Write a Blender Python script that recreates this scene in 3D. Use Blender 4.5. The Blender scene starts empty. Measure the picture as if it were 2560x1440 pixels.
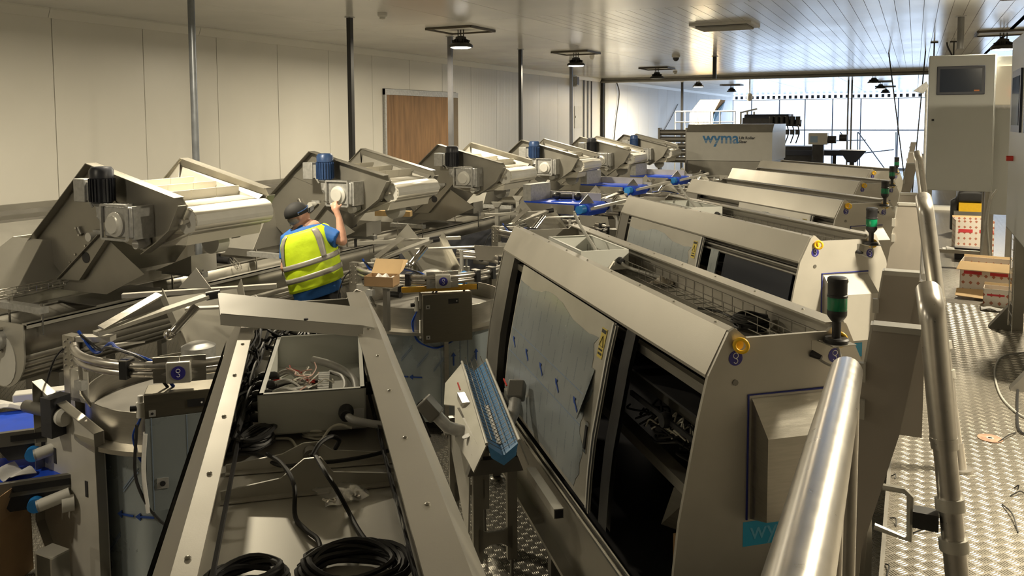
import bpy, bmesh, math, random
from mathutils import Vector, Matrix
random.seed(7)
S = bpy.context.scene
COL = S.collection
PI = math.pi

# ---------------------------------------------------------------- camera
FPX, CX, CY = 2030.0, 1280.0, 446.0
YAW, PITCHC, ROLL = math.radians(26.4), math.radians(-4.07), math.radians(-0.27)
CAM = Vector((0, 0, 2.6))
_F = Vector((-math.sin(YAW)*math.cos(PITCHC), math.cos(YAW)*math.cos(PITCHC), math.sin(PITCHC)))
_R = Vector((math.cos(YAW), math.sin(YAW), 0))
_U = _R.cross(_F)
_c, _s = math.cos(ROLL), math.sin(ROLL)
_R, _U = _R*_c + _U*_s, _U*_c - _R*_s
cd = bpy.data.cameras.new('camera'); co = bpy.data.objects.new('camera', cd); COL.objects.link(co)
cd.sensor_fit = 'HORIZONTAL'; cd.sensor_width = 36; cd.lens = 36*FPX/2560
cd.shift_y = -(720-CY)/2560; cd.clip_start = .02; cd.clip_end = 200
m3 = Matrix((_R, _U, -_F)).transposed()
co.matrix_world = Matrix.Translation(CAM) @ m3.to_4x4()
S.camera = co

# ---------------------------------------------------------------- world, exposure
w = bpy.data.worlds.new('world'); S.world = w; w.use_nodes = True
bg = w.node_tree.nodes['Background']; bg.inputs[0].default_value = (.80, .88, 1, 1); bg.inputs[1].default_value = 2.0
S.view_settings.view_transform = 'Standard'; S.view_settings.look = 'None'
S.view_settings.exposure = 0.33; S.view_settings.gamma = 1.0; S.view_settings.use_curve_mapping = False
LAMP_POWER, LAMP_COL = 120, (1.0, .87, .63)
WINDOW_GLOW = 2.4

# ---------------------------------------------------------------- from a photo point to a place on a real plane
def ray(x, y): return _F + _R*((x-CX)/FPX) - _U*((y-CY)/FPX)
def gz(x, y, z):
    r = ray(x, y); return CAM + r*((z-CAM.z)/r.z)
def gx(x, y, X):
    r = ray(x, y); return CAM + r*(X/r.x)
def gy(x, y, Y):
    r = ray(x, y); return CAM + r*(Y/r.y)
def gd(x, y, d): return CAM + ray(x, y)*d

# ---------------------------------------------------------------- mesh helpers
def V(*a): return Vector(a)
def frame(d, up=None):
    d = Vector(d).normalized()
    up = Vector(up) if up is not None else (Vector((0,0,1)) if abs(d.z) < .95 else Vector((0,1,0)))
    a = d.cross(up).normalized(); b = a.cross(d).normalized()
    return d, a, b
class MB:
    def __init__(s): s.v = []; s.f = []
    def add(s, vs, fs):
        o = len(s.v); s.v += [tuple(p) for p in vs]; s.f += [tuple(i+o for i in f) for f in fs]; return s
    def box(s, x0, x1, y0, y1, z0, z1):
        return s.add([(x0,y0,z0),(x1,y0,z0),(x1,y1,z0),(x0,y1,z0),(x0,y0,z1),(x1,y0,z1),(x1,y1,z1),(x0,y1,z1)],
                     [(3,2,1,0),(4,5,6,7),(0,1,5,4),(1,2,6,5),(2,3,7,6),(3,0,4,7)])
    def beam(s, p0, p1, w, h, up=None):
        p0 = Vector(p0); p1 = Vector(p1); d, a, b = frame(p1-p0, up); a = a*(w/2); b = b*(h/2)
        vs = [p0-a-b, p0+a-b, p0+a+b, p0-a+b, p1-a-b, p1+a-b, p1+a+b, p1-a+b]
        return s.add(vs, [(0,1,2,3),(7,6,5,4),(4,5,1,0),(5,6,2,1),(6,7,3,2),(7,4,0,3)])
    def prism(s, poly, vec):
        vec = Vector(vec); n = len(poly); P = [Vector(p) for p in poly]
        vs = P + [p+vec for p in P]
        return s.add(vs, [tuple(range(n))[::-1], tuple(range(n, 2*n))] + [(i, (i+1)%n, n+(i+1)%n, n+i) for i in range(n)])
    def plate(s, poly, t):
        P = [Vector(p) for p in poly]; nrm = Vector((0,0,0))
        for i in range(len(P)):
            a, b = P[i], P[(i+1)%len(P)]; nrm += a.cross(b)
        nrm.normalize(); return s.prism([p-nrm*(t/2) for p in P], nrm*t)
    def cyl(s, p0, p1, r, r2=None, n=16, caps=True):
        return s.lathe([(r, 0), (r if r2 is None else r2, (Vector(p1)-Vector(p0)).length)], p0, Vector(p1)-Vector(p0), n, caps)
    def lathe(s, prof, c, axis=(0,0,1), n=20, caps=True):
        c = Vector(c); d, a, b = frame(axis); vs = []; fs = []; m = len(prof)
        for r, t in prof:
            for i in range(n):
                an = 2*PI*i/n; vs.append(c + d*t + a*(r*math.cos(an)) + b*(r*math.sin(an)))
        for j in range(m-1):
            for i in range(n):
                k = (i+1) % n; fs.append((j*n+i, j*n+k, (j+1)*n+k, (j+1)*n+i))
        if caps:
            fs.append(tuple(range(n))[::-1]); fs.append(tuple((m-1)*n+i for i in range(n)))
        return s.add(vs, fs)
    def tube(s, pts, r, n=8, closed=False, caps=True):
        P = [Vector(p) for p in pts]; m = len(P); vs = []; fs = []
        t0 = (P[1]-P[0]); _, a, b = frame(t0)
        for i in range(m):
            if closed: t = P[(i+1)%m]-P[i-1]
            else: t = P[min(i+1, m-1)]-P[max(i-1, 0)]
            if t.length < 1e-9: t = t0
            t.normalize(); a = (a - t*a.dot(t)).normalized(); b = t.cross(a)
            rr = r[i] if isinstance(r, (list, tuple)) else r
            for k in range(n):
                an = 2*PI*k/n; vs.append(P[i] + a*(rr*math.cos(an)) + b*(rr*math.sin(an)))
        for i in range(m if closed else m-1):
            j = (i+1) % m
            for k in range(n):
                l = (k+1) % n; fs.append((i*n+k, i*n+l, j*n+l, j*n+k))
        if caps and not closed:
            fs.append(tuple(range(n))[::-1]); fs.append(tuple((m-1)*n+k for k in range(n)))
        return s.add(vs, fs)
    def sphere(s, c, r, n=12, sz=1.0):
        prof = [(max(1e-4, r*math.sin(PI*i/(n//2))), -r*sz*math.cos(PI*i/(n//2))) for i in range(n//2+1)]
        return s.lathe(prof, c, (0,0,1), n)
    def grid(s, fn, nu, nv):
        vs = [fn(i/nu, j/nv) for i in range(nu+1) for j in range(nv+1)]
        fs = [(i*(nv+1)+j, (i+1)*(nv+1)+j, (i+1)*(nv+1)+j+1, i*(nv+1)+j+1) for i in range(nu) for j in range(nv)]
        return s.add(vs, fs)
    def sheet(s, fn, nu, nv, nrm, t):
        nrm = Vector(nrm)*t
        s.grid(fn, nu, nv); o = len(s.v)
        s.grid(lambda a, b: Vector(fn(a, b))+nrm, nu, nv)
        return s
    def mesh(s, name, smooth=True):
        me = bpy.data.meshes.new(name); me.from_pydata(s.v, [], s.f); me.validate()
        bm = bmesh.new(); bm.from_mesh(me); bmesh.ops.recalc_face_normals(bm, faces=bm.faces); bm.to_mesh(me); bm.free()
        if smooth:
            me.shade_smooth(); me.set_sharp_from_angle(angle=math.radians(38))
        return me
    def build(s, name, mat, parent=None, smooth=True, bevel=0, label=None):
        o = bpy.data.objects.new(name, s.mesh(name, smooth)); o.data.materials.append(mat); COL.objects.link(o)
        if parent: o.parent = parent
        if bevel:
            b = o.modifiers.new('bevel', 'BEVEL'); b.width = bevel; b.segments = 2; b.limit_method = 'ANGLE'; b.angle_limit = math.radians(40)
            b.harden_normals = False
        if label: o['label'] = label
        return o
def arc(c, r, a0, a1, n, ax=(1,0,0), ay=(0,1,0)):
    c = Vector(c); ax = Vector(ax); ay = Vector(ay)
    return [c + ax*(r*math.cos(a0+(a1-a0)*i/n)) + ay*(r*math.sin(a0+(a1-a0)*i/n)) for i in range(n+1)]
def spline(pts, n=8):
    P = [Vector(p) for p in pts]; P = [P[0]*2-P[1]] + P + [P[-1]*2-P[-2]]; out = []
    for i in range(1, len(P)-2):
        a, b, c, d = P[i-1:i+3]
        for k in range(n):
            t = k/n; out.append(.5*((2*b)+(c-a)*t+(2*a-5*b+4*c-d)*t*t+(3*b-a-3*c+d)*t*t*t))
    out.append(P[-2]); return out
def coil(c, r, turns, wire, wob=.08, n=26, up=(0,0,1), h=.0, squash=1.0, rnd=None):
    rnd = rnd or random.Random(3); d, a, b = frame(up); c = Vector(c); pts = []
    for k in range(turns):
        rr = r*(1+rnd.uniform(-wob*2.2, wob)); off = Vector((rnd.uniform(-.2,.2)*r, rnd.uniform(-.2,.2)*r, 0)); zz = h*k/max(1, turns-1)+rnd.uniform(0, wire)
        for i in range(n):
            t = 2*PI*i/n; pts.append(c+off*(.5)+a*(rr*math.cos(t))+b*(rr*squash*math.sin(t))+d*(zz+wire*.6*math.sin(3*t+k)))
    return pts
def tag(o, label=None, cat=None, group=None, kind=None):
    if label: o['label'] = label
    if cat: o['category'] = cat
    if group: o['group'] = group
    if kind: o['kind'] = kind
    return o
def thing(name, label, cat, loc=(0,0,0), rotz=0, group=None):
    o = bpy.data.objects.new(name, None); COL.objects.link(o); o.empty_display_size = .1
    o.location = loc; o.rotation_euler = (0, 0, rotz); return tag(o, label, cat, group)
def copy_tree(o, parent=None):
    c = o.copy(); COL.objects.link(c); c.parent = parent
    for ch in list(o.children): copy_tree(ch, c)
    return c
def dup(root, loc, label, group=None, rotz=None):
    c = copy_tree(root); c.location = loc
    if rotz is not None: c.rotation_euler = (0, 0, rotz)
    return tag(c, label, None, group)
def one(name, mb, m, label, cat, group=None, **k): return tag(mb.build(name, m, **k), label, cat, group)
def text(name, body, size, m, parent, mat4, extrude=.0006, align='LEFT', label=None, bold=0.0):
    cu = bpy.data.curves.new(name, 'FONT'); cu.body = body; cu.size = size; cu.extrude = extrude; cu.align_x = align; cu.offset = bold*size
    cu.resolution_u = 3
    t = bpy.data.objects.new(name, cu); me = bpy.data.meshes.new_from_object(t); bpy.data.objects.remove(t)
    me.materials.clear(); me.materials.append(m)
    o = bpy.data.objects.new(name, me); COL.objects.link(o); o.parent = parent; o.matrix_local = mat4
    if label: o['label'] = label
    return o
def basis(o, x, y):
    x = Vector(x).normalized(); y = Vector(y).normalized(); z = x.cross(y)
    return Matrix.Translation(o) @ Matrix((x, y, z)).transposed().to_4x4()

# ---------------------------------------------------------------- materials
MATS = {}
def mat(name, col, rough=.5, metal=0.0, var=.06, scale=6, bump=0.0, bscale=60, spec=.5, emit=None, estr=0, stretch=None, trans=0, alpha=1):
    m = bpy.data.materials.new(name); m.use_nodes = True; nt = m.node_tree; P = nt.nodes['Principled BSDF']
    P.inputs['Roughness'].default_value = rough; P.inputs['Metallic'].default_value = metal
    P.inputs['Specular IOR Level'].default_value = spec; P.inputs['Base Color'].default_value = (*col, 1)
    if trans: P.inputs['Transmission Weight'].default_value = trans
    if alpha < 1: P.inputs['Alpha'].default_value = alpha
    if emit: P.inputs['Emission Color'].default_value = (*emit, 1); P.inputs['Emission Strength'].default_value = estr
    if var or bump:
        tc = nt.nodes.new('ShaderNodeTexCoord'); mp = nt.nodes.new('ShaderNodeMapping')
        nt.links.new(tc.outputs['Object'], mp.inputs[0])
        if stretch: mp.inputs['Scale'].default_value = stretch
    if var:
        n = nt.nodes.new('ShaderNodeTexNoise'); n.inputs['Scale'].default_value = scale; n.inputs['Detail'].default_value = 5
        nt.links.new(mp.outputs[0], n.inputs[0])
        r = nt.nodes.new('ShaderNodeValToRGB'); r.color_ramp.elements[0].position = .3; r.color_ramp.elements[1].position = .7
        r.color_ramp.elements[0].color = (*[max(0, c*(1-var)) for c in col], 1); r.color_ramp.elements[1].color = (*[min(1, c*(1+var)) for c in col], 1)
        nt.links.new(n.outputs[0], r.inputs[0]); nt.links.new(r.outputs[0], P.inputs['Base Color'])
        mr = nt.nodes.new('ShaderNodeMapRange'); mr.inputs[3].default_value = max(.02, rough-.07); mr.inputs[4].default_value = min(1, rough+.07)
        nt.links.new(n.outputs[0], mr.inputs[0]); nt.links.new(mr.outputs[0], P.inputs['Roughness'])
    if bump:
        n2 = nt.nodes.new('ShaderNodeTexNoise'); n2.inputs['Scale'].default_value = bscale; n2.inputs['Detail'].default_value = 3
        nt.links.new(mp.outputs[0], n2.inputs[0]); b = nt.nodes.new('ShaderNodeBump'); b.inputs['Strength'].default_value = bump; b.inputs['Distance'].default_value = .01
        nt.links.new(n2.outputs[0], b.inputs['Height']); nt.links.new(b.outputs[0], P.inputs['Normal'])
    MATS[name] = m; return m
steel = mat('blasted_steel', (.40,.385,.345), .40, .8, .07, 5, .03, 300)
steel_b = mat('brushed_steel', (.48,.46,.415), .32, .95, .08, 8, .05, 90, stretch=(1,1,14))
steel_d = mat('dull_steel', (.25,.24,.22), .48, .75, .1, 4)
steel_w = mat('pale_steel', (.55,.535,.49), .42, .6, .05, 5)
chrome = mat('polished_steel', (.66,.64,.60), .2, 1, .04, 10)
tubem = mat('satin_tube', (.56,.535,.50), .30, .9, .05, 30)
white_pl = mat('white_plastic', (.66,.65,.61), .45, 0, .04, 8)
cream = mat('cream_paint', (.74,.71,.62), .45, 0, .03, 2)
grey_box = mat('grey_enclosure_paint', (.60,.61,.575), .42, 0, .03, 4)
black_pl = mat('black_plastic', (.018,.018,.02), .42, 0, .2, 10)
rubber = mat('black_rubber', (.014,.014,.015), .5, 0, .2, 20)
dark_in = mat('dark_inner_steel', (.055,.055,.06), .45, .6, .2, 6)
motor_black = mat('motor_black', (.03,.032,.04), .38, .1, .15, 12)
motor_blue = mat('motor_blue', (.035,.075,.19), .38, .1, .15, 12)
galv = mat('galvanised_grey', (.47,.47,.46), .5, .5, .15, 30)
blue_belt = mat('blue_belt', (.014,.075,.62), .4, 0, .08, 12)
blue_pl = mat('blue_plastic', (.03,.24,.66), .35, 0, .05, 8)
yellow = mat('lifting_yellow', (.86,.52,.02), .4, 0, .06, 20)
label_blue = mat('label_blue', (.035,.03,.24), .4, 0, 0)
label_white = mat('label_white', (.8,.8,.82), .5, 0, 0)
sign_blue = mat('sign_blue', (.04,.38,.66), .45, 0, .04, 8)
green_lens = mat('green_lens', (.004,.20,.085), .15, 0, 0, trans=.15)
warn_yellow = mat('warning_yellow', (.62,.50,.12), .5, 0, .05)
ink = mat('black_ink', (.02,.02,.02), .6, 0, 0)
ink_blue = mat('film_blue_ink', (.015,.06,.30), .5, 0, 0)
card = mat('cardboard', (.42,.27,.145), .85, 0, .08, 6, .05, 80)
card_in = mat('cardboard_inside', (.60,.42,.22), .85, 0, .06, 6)
screen_m = mat('screen_glass', (.035,.045,.07), .12, 0, 0)
frame_m = mat('dark_navy_frame', (.025,.03,.05), .4, 0, 0)
grey_cable = mat('grey_cable', (.34,.335,.31), .5, 0, .1, 20)
white_cable = mat('white_cable', (.72,.70,.62), .5, 0, .05, 20)
blue_cable = mat('blue_airline', (.015,.07,.42), .3, 0, .05, 20)
red_pl = mat('red_plastic', (.55,.04,.03), .4, 0, .05)
orange_pl = mat('orange_cable', (.6,.2,.05), .5, 0, .1)
plastic_bag = mat('clear_bag', (.75,.75,.74), .12, 0, 0, trans=.85, alpha=.55)
lamp_e = mat('lamp_lens', (1,1,1), .4, 0, 0, emit=(1,.95,.86), estr=22)
lamp_off = mat('lamp_lens_unlit', (.10,.10,.10), .4, 0, 0)
dark_metal = mat('dark_lamp_metal', (.04,.038,.036), .5, .4, .1, 10)
bronze = mat('bronze_frame', (.10,.085,.065), .5, .4, .1, 10)
gold = mat('gold_anodised', (.72,.42,.06), .35, .5, .06, 20)
wood_m = mat('raw_timber', (.55,.38,.18), .75, 0, .12, 5, stretch=(1,14,1))
paper = mat('crumpled_paper', (.72,.71,.69), .8, 0, .05, 14, .3, 18)
# ================================================================ the room
H = 3.92                      # ceiling height
WX = -9.0                     # left wall
PZ = .95                      # raised walkway
def struct(o): o['kind'] = 'structure'; return o

# --- floors: five-bar tread plate
def tread_mat(name, base, rough):
    m = bpy.data.materials.new(name); m.use_nodes = True; nt = m.node_tree; P = nt.nodes['Principled BSDF']; N = nt.nodes.new; L = nt.links.new
    P.inputs['Metallic'].default_value = .85; P.inputs['Roughness'].default_value = rough
    tc = N('ShaderNodeTexCoord'); sp = N('ShaderNodeSeparateXYZ'); L(tc.outputs['Object'], sp.inputs[0])
    def M(op, a, b=None, c=None):
        n = N('ShaderNodeMath'); n.operation = op
        for i, q in enumerate((a, b, c)):
            if q is None: continue
            if isinstance(q, (int, float)): n.inputs[i].default_value = q
            else: L(q, n.inputs[i])
        return n.outputs[0]
    T = .062
    X = M('DIVIDE', sp.outputs[0], T); Y = M('DIVIDE', sp.outputs[1], T)
    u = M('ADD', X, Y); v = M('SUBTRACT', X, Y)              # cells at 45 degrees
    fu = M('FLOOR', u); fv = M('FLOOR', v)
    par = M('MODULO', M('ABSOLUTE', M('ADD', fu, fv)), 2.0)   # checker: bars along u or along v
    lu = M('SUBTRACT', M('SUBTRACT', u, fu), .5); lv = M('SUBTRACT', M('SUBTRACT', v, fv), .5)
    def bars(p, q):        # four short bars lying along p, stacked over q
        s = M('ABSOLUTE', M('SINE', M('MULTIPLY', q, 2*PI*2.0)))
        a = M('GREATER_THAN', s, .55); b = M('LESS_THAN', M('ABSOLUTE', p), .40); c = M('LESS_THAN', M('ABSOLUTE', q), .46)
        return M('MULTIPLY', M('MULTIPLY', a, b), c)
    A = bars(lu, lv); B = bars(lv, lu)
    mx = M('ADD', M('MULTIPLY', A, par), M('MULTIPLY', B, M('SUBTRACT', 1.0, par)))
    bp = N('ShaderNodeBump'); bp.inputs['Strength'].default_value = 1.0; bp.inputs['Distance'].default_value = .006; L(mx, bp.inputs['Height']); L(bp.outputs[0], P.inputs['Normal'])
    L(M('SUBTRACT', rough+.08, M('MULTIPLY', mx, .26)), P.inputs['Roughness'])
    ns = N('ShaderNodeTexNoise'); ns.inputs['Scale'].default_value = 1.6; ns.inputs['Detail'].default_value = 6; L(tc.outputs['Object'], ns.inputs[0])
    r = N('ShaderNodeValToRGB'); r.color_ramp.elements[0].position = .3; r.color_ramp.elements[1].position = .75
    r.color_ramp.elements[0].color = (*[c*.72 for c in base], 1); r.color_ramp.elements[1].color = (*base, 1); L(ns.outputs[0], r.inputs[0])
    mxc = N('ShaderNodeMixRGB'); mxc.blend_type = 'MIX'; L(mx, mxc.inputs[0]); L(r.outputs[0], mxc.inputs[1]); mxc.inputs[2].default_value = (*[min(1, c*1.45) for c in base], 1)
    L(mxc.outputs[0], P.inputs['Base Color']); return m
tread = tread_mat('tread_plate', (.23,.218,.19), .40)
struct(MB().box(WX, 4.6, -12.0, 46, -.08, 0).build('floor', tread, smooth=False))
pf = struct(MB().box(-.06, 4.6, -12.0, 24.5, PZ-.05, PZ).build('floor', tread_mat('walkway_tread_plate', (.29,.27,.235), .42), smooth=False)); pf.name = 'floor_walkway'
MB().box(-.075, -.06, -12.0, 24.5, PZ-.20, PZ+.004).build('edge_trim', steel_d, pf)
for i in range(10):
    MB().box(-.02, .06, -2+i*2.65, -1.92+i*2.65, 0, PZ-.05).build('support_post', steel_d, pf)

# raised bars of the tread plate where they are large enough to see
bar_m = mat('tread_bar_steel', (.52,.495,.44), .38, .9, .05, 20)
def tread_bars(x0, x1, y0, y1, z, parent, skip=None):
    T = .062; s2 = 1/math.sqrt(2); cell = T*s2; vs = []; fs = []
    iu0, iu1 = int((x0+y0)/T)-1, int((x1+y1)/T)+1; iv0, iv1 = int((x0-y1)/T)-1, int((x1-y0)/T)+1
    for iu in range(iu0, iu1):
        for iv in range(iv0, iv1):
            cx, cy = (iu+iv+1)/2*T, (iu-iv)/2*T
            if not (x0 < cx < x1 and y0 < cy < y1) or (skip and skip(cx, cy)): continue
            if (iu+iv) % 2: dx, dy, nx, ny = s2, s2, s2, -s2
            else: dx, dy, nx, ny = s2, -s2, s2, s2
            for q in (-.375, -.125, .125, .375):
                bx, by = cx+nx*q*cell, cy+ny*q*cell; l, w = cell*.40, .0030; o = len(vs)
                vs += [(bx-dx*l, by-dy*l, z), (bx+nx*w, by+ny*w, z), (bx+dx*l, by+dy*l, z), (bx-nx*w, by-ny*w, z), (bx-dx*l*.6, by-dy*l*.6, z+.0017), (bx+dx*l*.6, by+dy*l*.6, z+.0017)]
                fs += [(o, o+4, o+5, o+1), (o+1, o+5, o+2), (o+2, o+5, o+3), (o+3, o+5, o+4, o)]
    mb = MB(); mb.v, mb.f = vs, fs; me = bpy.data.meshes.new('tread_bars'); me.from_pydata(vs, [], fs); me.materials.append(bar_m)
    o = bpy.data.objects.new('tread_bars', me); COL.objects.link(o); o.parent = parent; o['kind'] = 'stuff'
tread_bars(-.05, 1.35, 2.9, 8.2, PZ, pf)
tread_bars(-3.3, -.95, 3.3, 6.4, 0, bpy.data.objects['floor'])
tread_bars(-5.0, -4.0, 2.2, 3.2, 0, bpy.data.objects['floor'])

# --- left wall: insulated panels with open joints
wl = struct(MB().box(WX-.12, WX-.022, -12.0, 46, 0, H+.06).build('wall_left', mat('joint_grey', (.20,.19,.165), .8, 0, .1), smooth=False))
wallp = mat('wall_panel_cream', (.76,.74,.68), .38, 0, .025, 1.3)
def ribbed(name, col, pitch, rough=.4):
    m = mat(name, col, rough, 0, .025, 1.3); nt = m.node_tree; N = nt.nodes.new; P = nt.nodes['Principled BSDF']
    tc = N('ShaderNodeTexCoord'); sp = N('ShaderNodeSeparateXYZ'); nt.links.new(tc.outputs['Object'], sp.inputs[0])
    a = N('ShaderNodeMath'); a.operation = 'MULTIPLY'; a.inputs[1].default_value = 2*PI/pitch; nt.links.new(sp.outputs[1], a.inputs[0])
    b = N('ShaderNodeMath'); b.operation = 'SINE'; nt.links.new(a.outputs[0], b.inputs[0])
    c = N('ShaderNodeMath'); c.operation = 'POWER'; d = N('ShaderNodeMath'); d.operation = 'ABSOLUTE'; nt.links.new(b.outputs[0], d.inputs[0]); nt.links.new(d.outputs[0], c.inputs[0]); c.inputs[1].default_value = .3
    e = N('ShaderNodeBump'); e.inputs['Strength'].default_value = .5; e.inputs['Distance'].default_value = .004; nt.links.new(c.outputs[0], e.inputs['Height']); nt.links.new(e.outputs[0], P.inputs['Normal']); return m
wallr = ribbed('wall_panel_ribbed', (.70,.69,.66), .16)
y = 6.15-1.24*15; k = 0
while y < 45.9:
    y0, y1 = max(y, -12.0)+.005, min(y+1.24, 46)-.005
    top = H-.10
    if y1 > y0:
        mm = wallp if y < 14.5 else wallr
        if y1 > 12.67 and y0 < 15.4:    # around the boarded doorway
            MB().box(WX-.022, WX, y0, y1, 3.22, top).build('wall_panel', mm, wl, smooth=False)
            if y0 < 12.67: MB().box(WX-.022, WX, y0, 12.67, 0, 3.22).build('wall_panel', mm, wl, smooth=False)
            if y1 > 15.4: MB().box(WX-.022, WX, 15.4, y1, 0, 3.22).build('wall_panel', mm, wl, smooth=False)
        else:
            MB().box(WX-.022, WX, y0, y1, 0, top).build('wall_panel', mm, wl, smooth=False)
    y += 1.24
tr = MB()
for a, b in ((-12.0, 6.1), (6.1, 8.3), (8.3, 24.4), (24.9, 46)):
    tr.prism([(WX, a+.003, H-.115), (WX+.02, a+.003, H-.115), (WX+.06, a+.003, H-.02), (WX+.06, a+.003, H), (WX, a+.003, H)], (0, b-a-.006, 0))
struct(tr.build('trim_1', wallp, smooth=False))

# --- boarded doorway
ply = mat('plywood', (.27,.155,.075), .7, 0, .28, 2.2, .1, 50, stretch=(1, 5, .7))
d1 = thing('door_1', None, None, (WX, 12.68, 0)); d1['kind'] = 'structure'
MB().box(.0, .03, .05, .30, 0, 3.1).build('plywood_sheet', ply, d1, smooth=False)
MB().box(.0, .03, .315, 2.46, 0, 3.1).build('plywood_sheet', ply, d1, smooth=False)
MB().box(-.01, .05, 0, .05, 0, 3.21).build('door_jamb', galv, d1, smooth=False)
MB().box(-.01, .05, 2.46, 2.72, 0, 3.21).build('door_jamb', mat('door_jamb_brown', (.17,.13,.08), .6, 0, .1), d1, smooth=False)
MB().box(-.01, .055, 0, 2.72, 3.1, 3.21).build('door_header', galv, d1, smooth=False)
MB().box(-.02, -.01, .2, .4, 0, 3.1).build('daylight_gap', mat('gap_daylight', (1,1,1), .5, 0, 0, emit=(1,.97,.9), estr=1.2), d1)

# --- ceiling
ceil_m = mat('ceiling_gloss_white', (.72,.715,.69), .2, 0, .03, .8, .02, 3, spec=.6)
cl = struct(MB().box(WX-.1, 4.6, -12.0, 46, H+.006, H+.10).build('ceiling', mat('ceiling_joint', (.13,.125,.12), .8, 0, 0), smooth=False))
JY = [-7.8, -2.05, 3.71, 9.48, 15.27, 21.05, 24.55]
def cp(name, x0, x1, y0, y1, g=.004): MB().box(x0+g, x1-g, y0+g, y1-g, H, H+.03).build(name, ceil_m, cl, smooth=False)
xs_wide = [WX, -7.2, -5.4, -4.51]
for a, b in zip(JY[:-1], JY[1:]):
    for x0, x1 in zip(xs_wide[:-1], xs_wide[1:]): cp('ceiling_panel', x0, x1, a, b, .003)
    if b < 10:
        cp('ceiling_panel', -4.51, -1.7, a, b); cp('ceiling_panel', -1.7, 1.2, a, b)
    else:
        x = -4.51
        while x < 1.2:
            cp('ceiling_plank', x, x+.152, a, b, .0028); x += .152
    cp('ceiling_panel', 1.2, 2.9, a, b); cp('ceiling_panel', 2.9, 4.6, a, b)
cp('ceiling_panel', WX, 4.6, -12.0, -7.8)
for a, b in ((24.9, 30), (30, 35), (35, 40), (40, 46)):
    for i in range(6): cp('ceiling_panel', WX+i*2.26, WX+(i+1)*2.26, a, b, .006)

# --- right wall, rear wall, header over the opening to the second hall
struct(MB().box(4.6, 4.72, -12.0, 46, 0, H).build('wall_right', wallp, smooth=False))
struct(MB().box(WX, 4.6, -12.12, -12.0, 0, H).build('wall_rear', wallp, smooth=False))
hd = struct(MB().box(WX, 4.6, 24.55, 24.9, H-.12, H).build('trim_2', steel_w, smooth=False))
MB().cyl((WX, 24.5, H-.10), (4.6, 24.5, H-.10), .05, n=10).build('header_roller', steel_d, hd)
jb = struct(MB().box(WX, WX+.10, 24.50, 24.58, 0, H-.12).build('trim_3', black_pl, smooth=False))
MB().box(WX, WX+.12, 24.58, 24.9, 0, H-.12).build('jamb_face', white_pl, jb, smooth=False)
struct(MB().box(.55, 1.5, 24.55, 24.9, 0, H-.12).build('trim_4', wallp, smooth=False))

# --- glazed far end
wf = thing('window_1', None, None, (0, 45.4, 0)); wf['kind'] = 'structure'
pane_m = mat('bright_daylight_sheeting', (.9,.93,1), .5, 0, 0, emit=(.60,.76,1), estr=WINDOW_GLOW)
xs = [WX, -8.0, -6.55, -5.25, -3.89, -2.54, -.8, 1.0, 2.8, 4.6]
for a, b in zip(xs[:-1], xs[1:]):
    MB().box(a+.03, b-.03, .02, .03, 2.06, 3.62).build('pane', pane_m, wf, smooth=False)
    MB().box(a+.03, b-.03, .02, .03, .12, 2.0).build('pane', pane_m, wf, smooth=False)
alu = mat('window_mullion', (.30,.33,.40), .5, .3, 0)
for a in xs: MB().box(a-.03, a+.03, -.02, .05, .1, 3.66).build('mullion', alu, wf, smooth=False)
MB().box(WX, 4.6, -.03, .05, 2.0, 2.06).build('transom', alu, wf, smooth=False)
MB().box(WX, 4.6, -.02, .05, 0, .12).build('sill', alu, wf, smooth=False)
MB().box(WX, 4.6, 0, .06, 3.62, 3.66).build('head_rail', white_pl, wf, smooth=False)
MB().box(WX, 4.6, .03, .05, 3.66, H).build('vent_band', pane_m, wf, smooth=False)
sq = MB().box(0, .14, -.02, .03, 3.69, 3.86).mesh('vent_block', False); sq.materials.append(dark_in)
for i in range(48):
    o = bpy.data.objects.new('vent_block', sq); COL.objects.link(o); o.parent = wf; o.location = (WX+.12+i*.28, 0, 0)

# --- hanging service posts
def post(px, py, label, square=False, r=.035, zbot=0.0, m=None, name='service_post'):
    p = gz(px, py, H); mb = MB()
    e = thing(name, label, 'post', (p.x, p.y, zbot), 0, 'ceiling service posts')
    if square: mb.box(-r, r, -r, r, 0, H-zbot)
    else: mb.cyl((0,0,0), (0,0,H-zbot), r, n=16)
    mb.build('shaft', m or galv, e); MB().box(-r*1.5, r*1.5, -r*1.5, r*1.5, H-zbot-.012, H-zbot).build('ceiling_flange', galv, e)
    return e
dk = mat('dark_post', (.035,.035,.035), .45, .3, .1)
post(477, -6, 'round grey steel post rising behind the elevator with the black motor', r=.037, m=mat('grey_post', (.20,.215,.235), .38, .5, .12, 12))
post(874, 42, 'black square post rising behind the elevator the worker adjusts', True, .030, m=dk)
post(1125, 90, 'grey steel post standing beside the boarded doorway', True, .032, m=mat('mid_grey_post', (.15,.15,.16), .45, .5, .1))
post(1301, 122, 'black square post right of the boarded doorway', True, .030, m=dk)
post(1428, 152, 'slim grey post in front of the ribbed wall panels', True, .030, m=mat('mid_grey_post_b', (.16,.165,.18), .45, .5, .1))
post(1706, 205, 'thin black post standing before the sizer housing', True, .04, m=dk)
post(1787, 140, 'short black post stub hanging from the ribbed ceiling', True, .035, zbot=3.45, m=dk)
post(2403, 40, 'grey pipe stub hanging from the ceiling above the tall cabinet', r=.04, zbot=3.50, m=mat('grey_pipe', (.22,.22,.22), .5, .2, .1))

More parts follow.
